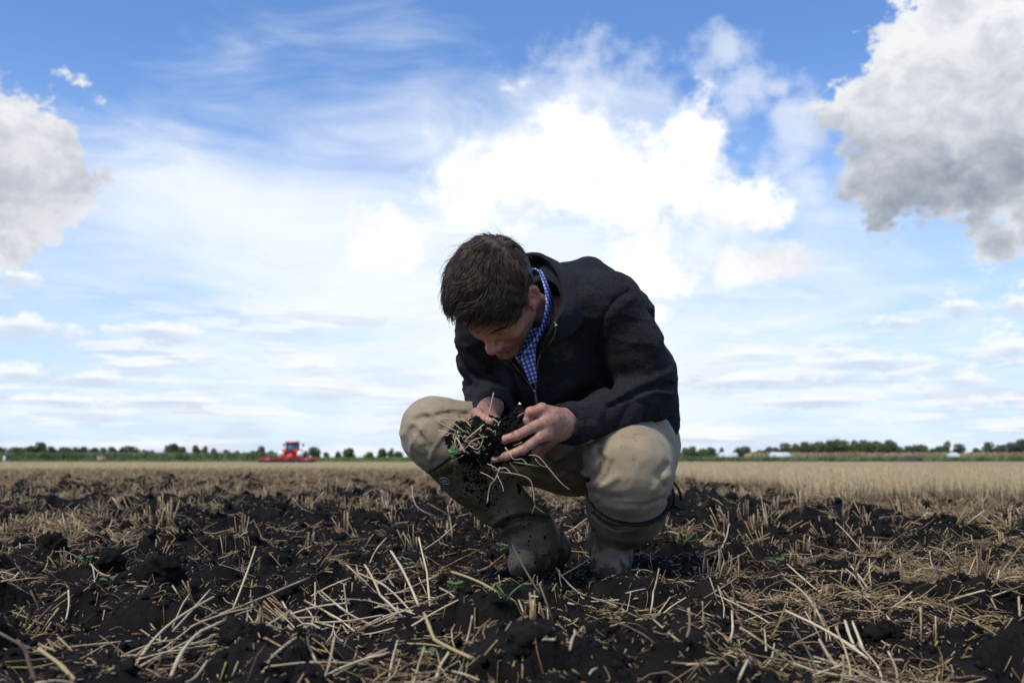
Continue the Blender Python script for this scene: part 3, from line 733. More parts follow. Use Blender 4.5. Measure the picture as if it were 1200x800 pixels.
crop('hedge_growth', 'low green growth behind the tractor', 318, 620, 262, 10, 1.15, M_grass, 9000, 'growth', 0.2, 4)
crop('beet_crop', 'low dark green crop along the far edge of the stubble', 770, 1330, 240, 16, 1.25, M_maize, 26000, 'crop', 0.16, 5)
crop('pale_grass', 'pale dry grass strip beyond the dark green crop', 880, 1330, 330, 10, 2.9, M_field, 12000, 'grass', 0.2, 6)

# trees
def tree_mesh(seed, trunk_h=0.12, spread=1.0, flat=1.0, n=2200):
    r = np.random.default_rng(seed); k = r.integers(9, 13)
    cz = trunk_h + 0.12 + r.random(k) * (0.70 - trunk_h); cs = np.stack([r.normal(size=k) * 0.24 * (1.15 - cz), r.normal(size=k) * 0.22, cz], -1); rs = 0.17 + 0.10 * r.random(k)
    i = r.integers(0, k, n); d = r.normal(size=(n, 3)); d /= np.linalg.norm(d, axis=1, keepdims=True)
    p = cs[i] + d * rs[i, None] * (0.45 + 0.6 * r.random((n, 1)) ** 0.5); p[:, 2] = np.clip(p[:, 2], trunk_h * 0.7, 1.0)
    u = r.normal(size=(n, 3)); u /= np.linalg.norm(u, axis=1, keepdims=True); v = np.cross(u, r.normal(size=(n, 3))); v /= np.linalg.norm(v, axis=1, keepdims=True)
    s = (0.030 + 0.035 * r.random(n))[:, None]
    V = np.stack([p - u * s, p + v * s * .7, p + u * s, p - v * s * .7], 1).reshape(-1, 3)
    P = [smooth_path([(0, 0, 0), (0.01, 0, trunk_h), (0.0, 0.01, 0.6)], 3)]; R_ = [np.linspace(0.035, 0.012, len(P[0]))]
    for c in cs[:5]:
        P.append(smooth_path([(0, 0, trunk_h * 0.8), (c * 0.5 + np.array([0, 0, trunk_h * 0.4])), c], 3)); R_.append(np.linspace(0.018, 0.006, len(P[-1])))
    TV, TF = tubes(np.array(P), np.array(R_), 6)
    return (V, np.arange(4 * n).reshape(n, 4)), (TV, TF)
protos = {}
def tree(name, px, top, wpx, Y, kind, label, group, seed):
    H = (539.6 - top) / FPX * Y + 0.3; W = wpx / FPX * Y
    key = (seed % 7, kind)
    e = empty(name, (dist_x(px, Y), Y, -0.05), label, 'bush' if name == 'bush' else 'tree', group, rz=0.0)
    if key not in protos:
        (V, F), (TV, TF) = tree_mesh(50 + key[0], 0.02 if kind == 2 else 0.08)
        c = mesh_obj('crown', V, F, M_tree[kind], smooth=False); t_ = mesh_obj('trunk', TV, TF, M_bark); c.parent = e; t_.parent = e
        w = V[:, 0].max() - V[:, 0].min(); protos[key] = (c.data, t_.data, w)
    else:
        c = bpy.data.objects.new('crown', protos[key][0]); t_ = bpy.data.objects.new('trunk', protos[key][1])
        for q in (c, t_): col.objects.link(q); q.parent = e
    e.scale = (W * 1.3 / protos[key][2], W * 1.3 / protos[key][2], H)
    return e
GL = 'trees along the horizon behind the maize'
left = [(-22, 524, 22, 0), (2, 524, 12, 0), (24, 524.5, 24, 0), (36, 523, 14, 1), (48, 519, 20, 0), (60, 523, 12, 1), (72, 524.5, 14, 1), (82, 525, 12, 0), (90, 524, 12, 0), (100, 524, 12, 1), (111, 525, 12, 1), (121, 525, 12, 1), (131, 523.5, 12, 0), (143, 525, 14, 1), (157, 523.5, 20, 0), (170, 527, 10, 1), (179, 528, 8, 0)]
for i, (px, tp, w, k) in enumerate(left):
    tree('broadleaf_tree', px, tp, w, 360, k, 'broad dark green tree rising behind the maize left of the gap in the tree line' if k == 0 else 'mid green tree rising behind the maize left of the gap in the tree line', GL if k == 0 else GL + ', lighter', i)
mid = [(203, 520.5, 16, 0, 'tallest round dark tree at the start of the row running towards the tractor'), (214, 524, 14, 0, 'low dark tree touching the tallest round tree in the row towards the tractor'), (229, 521.5, 9, 0, 'narrow tree in the pair after the tall round trees left of the tractor'), (240, 523.5, 10, 0, 'wider tree in the pair after the tall round trees left of the tractor'),
       (252, 526, 7, 0, 'small single tree after the pair left of the tractor'), (265, 527, 9, 1, 'small flat topped tree halfway between the tree pair and the tractor'), (279, 528.5, 8, 1, 'smallest tree in the row left of the tractor'), (296, 528.5, 8, 1, 'small tree next to the taller tree left of the tractor'), (307, 523.5, 12, 0, 'taller round tree just left of the tractor'), (318, 528, 9, 1, 'low tree touching the left side of the tractor'),
       (358, 529, 8, 0, 'low tree just right of the tractor'), (371, 524.5, 13, 0, 'tall round tree just right of the tractor'), (382, 530, 8, 0, 'low tree beside the tall round tree right of the tractor'), (397, 529.5, 9, 0, 'small round tree between the two taller trees right of the tractor'), (409, 525.5, 13, 1, 'second tall tree right of the tractor'), (434, 530, 12, 1, 'low wide tree between the tractor and the bent knee'),
       (448, 525.5, 11, 1, 'taller one of the two trees nearest the bent knee'), (459, 526, 8, 1, 'narrow tree of the two nearest the bent knee'), (469, 529.5, 10, 1, 'low tree beside the bent knee'), (482, 527.5, 10, 1, 'pale tree touching the outline of the bent knee'), (520, 528, 14, 1, None), (560, 527, 16, 0, None), (640, 527, 18, 0, None)]
for i, (px, tp, w, k, lb) in enumerate(mid):
    if lb: tree('broadleaf_tree', px, tp, w, 380, k, lb, 'trees near the tractor', i + 3)
right = [(792, 526.5, 16, 2), (804, 524.5, 16, 2), (812, 523.5, 14, 2), (822, 526, 12, 2)]
for i, (px, tp, w, k) in enumerate(right):
    tree('bush', px, tp, w, 330, k, 'pale green bush in the clump behind the crop beside the crouching man', 'pale bushes beside the man', i)
for i, (px, tp, w, k, lb) in enumerate([(833, 524, 15, 0, 'dark round tree left of the first white shed'), (846, 525, 8, 0, 'dark narrow tree touching the left end of the first white shed'), (866, 524.5, 13, 0, 'left tree of the dark pair between the white sheds'), (876, 523.5, 13, 0, 'right tree of the dark pair between the white sheds'), (890, 527.5, 12, 0, 'low dark tree between the white sheds'), (902, 524, 12, 0, 'dark tree just left of the second white shed'), (911, 525, 10, 0, 'dark tree behind the second white shed')]):
    tree('broadleaf_tree', px, tp, w, 350, k, lb, 'trees around the white sheds', i + 1)
wood = [(924, 520, 14), (933, 520, 14), (943, 518.5, 16), (953, 519.5, 14), (963, 518, 16), (972, 516, 16), (982, 515.5, 16), (992, 517, 14), (1002, 516, 16), (1012, 516.5, 16), (1022, 517.5, 16), (1031, 518, 14), (1041, 515.5, 16), (1049, 519, 14), (1056, 524, 10)]
for i, (px, tp, w) in enumerate(wood):
    tree('broadleaf_tree', px, tp, w, 420, 1 if i % 4 else 2, 'mid green tree in the long dense wood on the horizon' if i % 4 else 'pale green tree in the long dense wood on the horizon', 'trees of the wood' if i % 4 else 'pale trees of the wood', i)
for i, (px, tp, w, k, lb) in enumerate([(1064, 523, 14, 0, 'low dark tree beginning the group after the long wood'), (1074, 521.5, 16, 0, 'middle dark tree of the group after the long wood'), (1084, 522, 14, 0, 'last dark tree of the group after the long wood'), (1100, 523, 14, 1, 'low olive tree left of the upright pale tree by the small white shed'), (1112, 517.5, 12, 2, 'upright pale tree beside the small white shed'), (1127, 521, 12, 0, 'dark tree just right of the small white shed'), (1144, 525, 14, 1, 'low green tree between the dark tree and the far group'),
                                       (1158, 519, 16, 1, 'round olive tree opening the group at the edge of the picture'), (1172, 521.5, 14, 0, 'second dark tree of the group at the edge of the picture'), (1184, 521.5, 12, 0, 'third dark tree of the group at the edge of the picture'), (1196, 515, 20, 0, 'tallest dark tree at the edge of the picture'), (1222, 517, 22, 0, 'dark tree just past the edge of the picture')]):
    tree('broadleaf_tree', px, tp, w, 400, k, lb, 'far trees after the long wood', i + 2)
# white sheds
for px, tp, wpx, lb in [(853.5, 528.6, 19, 'long white shed left of the dark tree pair'), (914, 528.6, 21, 'white shed at the left end of the long wood'), (1117.5, 528.9, 8, 'small white shed beside the upright pale tree')]:
    Y = 322; W = wpx / FPX * Y; H = (535.5 - tp) / FPX * Y
    e = empty('shed', (dist_x(px, Y), Y, 0.9), lb, 'shed')
    V, F = merge([box((0, 0, H * 0.3), (W, 5, H * 0.75))]); o = mesh_obj('wall', V, F, M_white, smooth=False); o.parent = e
    V = np.array([[-W / 2 - .1, -2.6, H * .65], [W / 2 + .1, -2.6, H * .65], [W / 2 - .2, 0, H], [-W / 2 + .2, 0, H], [-W / 2 - .1, 2.6, H * .65], [W / 2 + .1, 2.6, H * .65]])
    o = mesh_obj('roof', V, [(0, 1, 2, 3), (3, 2, 5, 4), (0, 3, 4), (1, 5, 2)], M_white, smooth=False); o.parent = e
    V, F = merge([box((-W * 0.42, -2.52, H * 0.3), (W * 0.07, 0.06, H * 0.55))]); o = mesh_obj('door', V, F, M_dark, smooth=False); o.parent = e
# heap of brown soil
SV, SF = clod_shape(3, 77, 0.25); e = mesh_obj('manure_heap', SV * np.array([3.0, 2.0, 1.7]) * 0.85, SF, M_bark); e.location = (dist_x(1068, 225), 225, 0.2)
tag(e, 'low brown heap in front of the dark green crop', 'heap')
# thin pole
e = empty('utility_pole', (dist_x(795.5, 330), 330, 0), 'thin grey pole rising above the pale bushes beside the man', 'pole')
V, F = merge([cyl((0, 0, 5.8), 0.11, 11.6, 2, 8)]); o = mesh_obj('pole', V, F, M_dark); o.parent = e
V, F = merge([box((0, 0, 11.0), (1.6, 0.12, 0.12))]); o = mesh_obj('crossarm', V, F, M_dark, smooth=False); o.parent = e
# ------------------------------------------------------------------ the crouching man
A = at
person = empty('person', (0.15, 2.6, 0.0), 'man in dark fleece and beige trousers crouching, head bowed over a handful of soil', 'person')
HS = 1.04
HC = np.array([-0.0323, 2.2800, 0.6692])                       # between the ears
HX = -np.array([-0.92023, 0.38339, 0.07868]); HY = np.array([-0.21054, -0.31545, -0.92529]); HZ = np.array([-0.32993, -0.86804, 0.37101])   # his left, face, crown
HM = np.stack([HX, HY, HZ], 1)
def to_head(P): return (P - HC) @ HM / HS
def from_head(Q): return (Q * HS) @ HM.T + HC

def f_cranium(q, g=0.0):
    return smin(ell(q, (0, -0.014, 0.045), (0.075 + g, 0.099 + g, 0.086 + g)), ell(q, (0, 0.02, 0.035), (0.066 + g, 0.072 + g, 0.075 + g)), 0.02)
def f_head(P):
    q = to_head(P); ax = q.copy(); ax[:, 0] = np.abs(ax[:, 0])
    d = f_cranium(q)
    d = smin(d, ell(q, (0, 0.036, -0.030), (0.059, 0.056, 0.080)), 0.03)
    d = smin(d, cone(ax, (0.054, 0.002, -0.055), (0.010, 0.070, -0.101), 0.018, 0.017), 0.028)
    d = smin(d, sph(q, (0, 0.076, -0.104), 0.0175), 0.02)
    d = smin(d, ell(ax, (0.040, 0.058, -0.022), (0.021, 0.022, 0.022)), 0.022)           # cheekbones
    d = smin(d, cone(ax, (0.010, 0.086, 0.020), (0.044, 0.070, 0.024), 0.010, 0.008), 0.014)   # brow
    d = smax(d, -ell(ax, (0.031, 0.096, 0.004), (0.019, 0.018, 0.013)), 0.014)              # sockets
    d = smin(d, ell(ax, (0.0305, 0.0745, 0.002), (0.0145, 0.0125, 0.0115)), 0.004)         # lids over the eyes
    d = smax(d, -(cone(ax, (0.020, 0.0885, -0.0035), (0.042, 0.0815, -0.0035), 0.0010, 0.0008)), 0.003)
    d = smin(d, cone(q, (0, 0.085, 0.016), (0, 0.110, -0.026), 0.0075, 0.0095), 0.012)      # nose
    d = smin(d, sph(q, (0, 0.1115, -0.0305), 0.0115), 0.008)
    d = smin(d, ell(ax, (0.0135, 0.100, -0.035), (0.0075, 0.011, 0.0085)), 0.006)
    d = smax(d, -ell(ax, (0.0070, 0.103, -0.0425), (0.0038, 0.0060, 0.0050)), 0.003)
    d = smin(d, ell(q, (0, 0.082, -0.058), (0.026, 0.016, 0.020)), 0.018)                  # muzzle
    d = smin(d, cone(ax, (0.0, 0.0985, -0.0575), (0.022, 0.0855, -0.0625), 0.0046, 0.0022), 0.004)
    d = smin(d, cone(ax, (0.0, 0.0955, -0.0690), (0.020, 0.0850, -0.0650), 0.0056, 0.0022), 0.004)
    d = smax(d, -cone(ax, (0.0, 0.1035, -0.0632), (0.025, 0.0885, -0.0640), 0.0011, 0.0006), 0.002)
    d = smax(d, -cone(ax, (0, 0.100, -0.0795), (0.012, 0.095, -0.0795), 0.004, 0.002), 0.008)
    d = smax(d, -cone(ax, (0.022, 0.099, -0.034), (0.034, 0.088, -0.062), 0.0018, 0.001), 0.008)
    # ears
    ea = ax.copy(); ea[:, 0] = ax[:, 0] + 0.30 * (ax[:, 1] + 0.0) + 0.0     # the shell turns outwards towards the back
    e = ell(ea, (0.0795, -0.010, 0.002), (0.0085, 0.0205, 0.033)); e = smax(e, -ell(ea, (0.0870, -0.006, 0.005), (0.0065, 0.0135, 0.022)), 0.004)
    e = smin(e, cone(ax, (0.082, -0.002, 0.018), (0.082, -0.014, -0.004), 0.0028, 0.0028), 0.003)
    e = smin(e, ell(ax, (0.0775, 0.004, -0.022), (0.0065, 0.009, 0.011)), 0.006); e = smin(e, sph(ax, (0.0765, 0.010, -0.004), 0.0045), 0.004)
    d = smin(d, e, 0.005)
    # neck down into the collar
    n = cone(P, from_head(np.array([0, -0.030, -0.030])), A(640, 368, 2.52), 0.049, 0.038); d = smin(d, n, 0.03)
    return d
def c_head(P):
    q = to_head(P); ax = np.abs(q[:, 0]); n = len(P)
    c = np.tile(np.array([0.46, 0.245, 0.165]), (n, 1))
    def w(d, a, b): return np.clip((b - d) / (b - a), 0, 1)[:, None]
    def blend(c, m, k): return c * (1 - m) + np.array(k) * m
    red = np.maximum(w(np.linalg.norm(np.stack([q[:, 0] * 1.1, q[:, 1] - 0.112, q[:, 2] + 0.032], 1), axis=1), 0.008, 0.026) * .8, w(np.linalg.norm(np.stack([ax - 0.044, q[:, 1] - 0.068, q[:, 2] + 0.028], 1), axis=1), 0.005, 0.03) * .5)
    red = np.maximum(red, ((ax > 0.072) & (np.abs(q[:, 2]) < 0.04))[:, None] * 0.75)
    c = blend(c, red, (0.46, 0.175, 0.125))
    beard = w(cone(np.stack([ax, q[:, 1], q[:, 2]], 1), (0.056, 0.005, -0.052), (0.01, 0.078, -0.098), 0.016, 0.024), 0.0, 0.010) * np.clip(0.55 + 0.6 * vnoise(q, 500, 3), 0, 1)[:, None]
    must = w(cone(np.stack([ax, q[:, 1], q[:, 2]], 1), (0.0, 0.101, -0.049), (0.022, 0.090, -0.054), 0.004, 0.004), 0.0, 0.004) * 0.5
    c = blend(c, np.maximum(beard * 0.75, must), (0.16, 0.095, 0.066))
    lip = w(np.minimum(cone(np.stack([ax, q[:, 1], q[:, 2]], 1), (0, .0985, -.0575), (.022, .0855, -.0625), .0050, .0024), cone(np.stack([ax, q[:, 1], q[:, 2]], 1), (0, .0955, -.0690), (.020, .085, -.065), .0060, .0024)), 0.0, 0.0012)
    c = blend(c, lip * 0.8, (0.36, 0.11, 0.085))
    lash = w(cone(np.stack([ax, q[:, 1], q[:, 2]], 1), (0.018, 0.0885, -0.0035), (0.044, 0.0815, -0.0035), 0.0012, 0.0012), 0.0, 0.0010)
    c = blend(c, lash, (0.02, 0.013, 0.01))
    return c

# hands -------------------------------------------------------------
def hand_sdf(P, spec):
    palm = None
    for a, b, ra, rb in spec['palm']:
        e = cone(P, a, b, ra, rb); palm = e if palm is None else smin(palm, e, 0.014)
    d = palm
    fs = None
    for fg in spec['fingers']:
        e = chain(P, fg, 0.002)
        for (a, ra) in fg[1:-1]: e = smin(e, sph(P, a, ra * 1.07), 0.004)        # knuckles
        fs = e if fs is None else np.minimum(fs, e)
    d = smin(d, fs, 0.007)
    return d
def hand_col(P, spec):
    c = np.tile(np.array([0.44, 0.235, 0.165]), (len(P), 1))
    for fg in spec['fingers']:
        for (a, ra) in fg[1:]:
            m = np.clip(1 - np.linalg.norm(P - a, axis=1) / (ra * 1.8), 0, 1)[:, None]; c = c * (1 - 0.45 * m) + np.array([0.47, 0.17, 0.12]) * 0.45 * m
        tip, r = fg[-1]; prev = fg[-2][0]; dirn = (tip - prev) / np.linalg.norm(tip - prev)
        nd = np.array(spec['nail']); nd = nd - dirn * (nd @ dirn); nd /= np.linalg.norm(nd)
        side = np.cross(nd, dirn); q = P - (tip + nd * r * 0.9 - dirn * r * 0.1)
        m = ((np.abs(q @ side) < r * 0.62) & (np.abs(q @ dirn) < r * 0.8) & (q @ nd > -r * 0.35))[:, None]
        c = np.where(m, np.array([0.56, 0.36, 0.29]), c)
    dirt = np.clip(fbm(P, 240, 3, 21, 0.7) * 1.6 - 0.62 + spec['dirt'](P), 0, 1)[:, None] * 0.7
    return c * (1 - dirt) + np.array([0.035, 0.024, 0.018]) * dirt
def J(l): return [(A(x, y, Y), r) for x, y, Y, r in l]
LH = dict(nail=(0.0, -0.9, 0.3), palm=[(A(668, 497, 2.275), A(645, 493, 2.22), 0.027, 0.026), (A(660, 503, 2.26), A(641, 507, 2.225), 0.026, 0.022), (A(662, 490, 2.265), A(641, 487, 2.215), 0.024, 0.019),
                (A(644, 492, 2.22), A(630, 498, 2.195), 0.022, 0.0135), (A(644, 505, 2.225), A(634, 512, 2.195), 0.019, 0.0125), (A(650, 509, 2.25), A(640, 518, 2.235), 0.016, 0.012)],
          fingers=[J([(650, 486, 2.235, 0.0165), (635, 479.5, 2.205, 0.0135), (622, 483, 2.19, 0.0115), (617.5, 492.5, 2.195, 0.0092)]),
                   J([(629, 498, 2.195, 0.0125), (606, 510, 2.165, 0.0103), (591, 515, 2.165, 0.0090), (582.5, 516.5, 2.172, 0.0080)]),
                   J([(634, 511, 2.195, 0.0120), (612, 527, 2.165, 0.0102), (593, 534.5, 2.165, 0.0092), (579.5, 538, 2.175, 0.0082)]),
                   J([(640, 517, 2.235, 0.0115), (622, 531, 2.235, 0.0098), (606, 538, 2.255, 0.0088), (595, 537, 2.275, 0.0078)]),
                   J([(647, 518, 2.262, 0.0105), (632, 531, 2.280, 0.0086), (620, 536, 2.300, 0.0078), (611, 533, 2.315, 0.0070)])],
          dirt=lambda P: np.clip((600 - proj(P)[:, 0]) / 40, -0.2, 0.35) + np.where(proj(P)[:, 1] > 525, 0.25, 0))
RH = dict(nail=(0.25, -0.75, 0.55), palm=[(A(578, 476, 2.36), A(566, 492, 2.27), 0.026, 0.027), (A(572, 480, 2.34), A(560, 505, 2.25), 0.025, 0.024), (A(570, 492, 2.28), A(556, 514, 2.225), 0.022, 0.014), (A(578, 498, 2.27), A(568, 520, 2.225), 0.022, 0.014)],
          fingers=[J([(572, 476, 2.31, 0.0165), (558.5, 484.5, 2.245, 0.0125), (565, 489.5, 2.205, 0.0112), (574, 494.5, 2.180, 0.0092)]),
                   J([(557, 500, 2.235, 0.0118), (549, 512, 2.195, 0.0098), (544, 520, 2.175, 0.0088), (541.5, 526.5, 2.168, 0.0078)]),
                   J([(560, 512, 2.24, 0.0118), (556, 528, 2.225, 0.0098), (557, 534, 2.205, 0.0090), (561, 537, 2.195, 0.0078)]),
                   J([(566, 515, 2.24, 0.0112), (566, 530, 2.235, 0.0096), (568, 536, 2.22, 0.0086), (572, 538, 2.21, 0.0076)]),
                   J([(573, 516, 2.25, 0.0102), (578, 528, 2.24, 0.0086), (581, 534, 2.235, 0.0078), (585, 536, 2.23, 0.0070)])],
          dirt=lambda P: np.clip((proj(P)[:, 1] - 505) / 40, -0.1, 0.5))
# under the clothes: trunk, arms, legs
HIP_R, HIP_L = A(672, 532, 2.74), A(748, 522, 2.80); KN_R, KN_L = A(511, 506, 2.37), A(737, 549, 2.37)
AN_R, AN_L = A(630, 620, 2.57), A(718, 634, 2.60)
SH_R, SH_L = A(571, 386, 2.47), A(712, 357, 2.45); EL_R, EL_L = A(571, 455, 2.67), A(762, 464, 2.49); WR_R, WR_L = A(577, 481, 2.36), A(663, 497, 2.275)
PEL = A(722, 515, 2.80); CH = A(672, 392, 2.58)
def f_core(P):
    d = chain(P, [(PEL, 0.11), (A(712, 440, 2.70), 0.11), (CH, 0.110), (A(648, 368, 2.52), 0.045)], 0.04)
    for s, e, w in ((SH_R, EL_R, WR_R), (SH_L, EL_L, WR_L)): d = smin(d, chain(P, [(s, 0.05), (e, 0.038), (w, 0.025)], 0.02), 0.05)
    for h, k, a in ((HIP_R, KN_R, AN_R), (HIP_L, KN_L, AN_L)): d = smin(d, chain(P, [(h, 0.075), (k, 0.052), (a, 0.035)], 0.02), 0.05)
    return d
parts = []; cols = []
V, Q = sdf_mesh(f_head, HC - 0.175, HC + np.array([0.21, 0.26, 0.165]), 0.0021, 0.01); parts.append((V, [Q])); cols.append(c_head(V))
for sp in (LH, RH):
    pts = np.array([a for fg in sp['fingers'] for a, r in fg] + [p for a, b, _, _ in sp['palm'] for p in (a, b)])
    V, Q = sdf_mesh(lambda P: hand_sdf(P, sp), pts.min(0) - 0.035, pts.max(0) + 0.035, 0.00125, 0.004); parts.append((V, [Q])); cols.append(hand_col(V, sp))
V, Q = sdf_mesh(f_core, (-0.35, 2.15, -0.02), (0.6, 3.0, 0.85), 0.010, 0.02); parts.append((V, [Q])); cols.append(np.tile([0.42, 0.23, 0.16], (len(V), 1)))
V, F = join(parts); body = mesh_obj('body', V, F, M_skin, person, attr=np.concatenate(cols))

# shirt -------------------------------------------------------------
def f_shirt(P):
    d = chain(P, [(A(700, 420, 2.65), 0.12), (CH, 0.138), (A(646, 362, 2.50), 0.088)], 0.05)
    d = smin(d, cone(P, SH_R, SH_L, 0.066, 0.066), 0.05)
    d = smin(d, cone(P, A(640, 385, 2.50), A(632, 425, 2.50), 0.090, 0.095), 0.05)
    d = smax(d, -cone(P, from_head(np.array([0, -0.035, -0.035])), A(648, 358, 2.46), 0.066, 0.066), 0.01)
    return d
V, Q = sdf_mesh(f_shirt, (-0.12, 2.25, 0.42), (0.35, 2.8, 0.85), 0.006, 0.02); shirt = mesh_obj('shirt', V, Q, M_gingham, person)
def loft(rows, m=5, thick=0.004):
    """rows: list of equally long lists of points -> smooth double-sided sheet with real thickness"""
    R_ = np.array([smooth_path(r, m) for r in rows]); R2 = np.array([smooth_path(R_[:, j], m) for j in range(R_.shape[1])]).transpose(1, 0, 2)
    a, b = R2.shape[:2]; G = R2
    du = np.gradient(G, axis=0); dv = np.gradient(G, axis=1); N = np.cross(du, dv); N /= np.linalg.norm(N, axis=2, keepdims=True) + 1e-9
    V = np.concatenate([(G + N * thick / 2).reshape(-1, 3), (G - N * thick / 2).reshape(-1, 3)]); n = a * b
    idx = np.arange(n).reshape(a, b); q = np.stack([idx[:-1, :-1], idx[:-1, 1:], idx[1:, 1:], idx[1:, :-1]], -1).reshape(-1, 4)
    ring = np.concatenate([idx[0, :-1], idx[:-1, -1], idx[-1, ::-1][:-1], idx[::-1, 0][:-1]]); r2 = np.roll(ring, -1)
    e = np.stack([ring, r2, r2 + n, ring + n], 1)[:, ::-1]
    return V, [q[:, ::-1] if False else q, q[:, ::-1] + n, e]
sc_top = [A(608, 422, 2.32), A(590, 400, 2.38), A(586, 352, 2.45), A(606, 322, 2.49), A(627, 315, 2.46), A(635.5, 328, 2.41), A(640, 352, 2.36), A(637, 374, 2.30), A(630, 393, 2.265), A(613, 415, 2.262)]
sc_bot = [A(612, 430, 2.35), A(598, 410, 2.41), A(598, 368, 2.49), A(622, 338, 2.53), A(640, 326, 2.50), A(645, 336, 2.46), A(647, 356, 2.42), A(642, 376, 2.35), A(634, 395, 2.30), A(617, 419, 2.29)]
sc_mid = [a * 0.55 + b * 0.45 + np.array([0, -0.006, 0.004]) for a, b in zip(sc_top, sc_bot)]
V, F = loft([sc_top, sc_mid, sc_bot], 6, 0.0035); mesh_obj('shirt_collar', V, F, M_gingham, shirt)
# shirt front in the open neck
sf = [[A(610, 418, 2.315), A(618, 412, 2.295), A(628, 404, 2.295)], [A(615, 432, 2.318), A(620, 428, 2.300), A(627, 422, 2.305)], [A(622, 450, 2.335), A(625, 449, 2.325), A(629, 448, 2.335)]]
V, F = loft(sf, 6, 0.003); mesh_obj('shirt_front', V, F, M_gingham, shirt)

# jacket ------------------------------------------------------------
def fold(P, pts, w, amp, ymax=9.0, ymin=0.0):
    q = proj(P); x0, y0 = np.min(pts, 0) - 4 * w; x1, y1 = np.max(pts, 0) + 4 * w
    m = (q[:, 0] > x0) & (q[:, 0] < x1) & (q[:, 1] > y0) & (q[:, 1] < y1) & (P[:, 1] < ymax) & (P[:, 1] > ymin)
    r = np.zeros(len(P))
    if m.any(): r[m] = amp * np.exp(-(pline_dist(q[m], pts) / w) ** 2)
    return r
NECK_A, NECK_B = from_head(np.array([0, -0.03, -0.02])), A(652, 368, 2.48)
def poly_sd(q, poly):
    poly = [np.array(p, float) for p in poly]; d = pline_dist(q, poly + [poly[0]]); ins = np.zeros(len(q), bool)
    for a, b in zip(poly, poly[1:] + poly[:1]):
        c = ((a[1] > q[:, 1]) != (b[1] > q[:, 1])) & (q[:, 0] < (b[0] - a[0]) * (q[:, 1] - a[1]) / (b[1] - a[1] + 1e-9) + a[0]); ins ^= c
    return np.where(ins, -d, d)
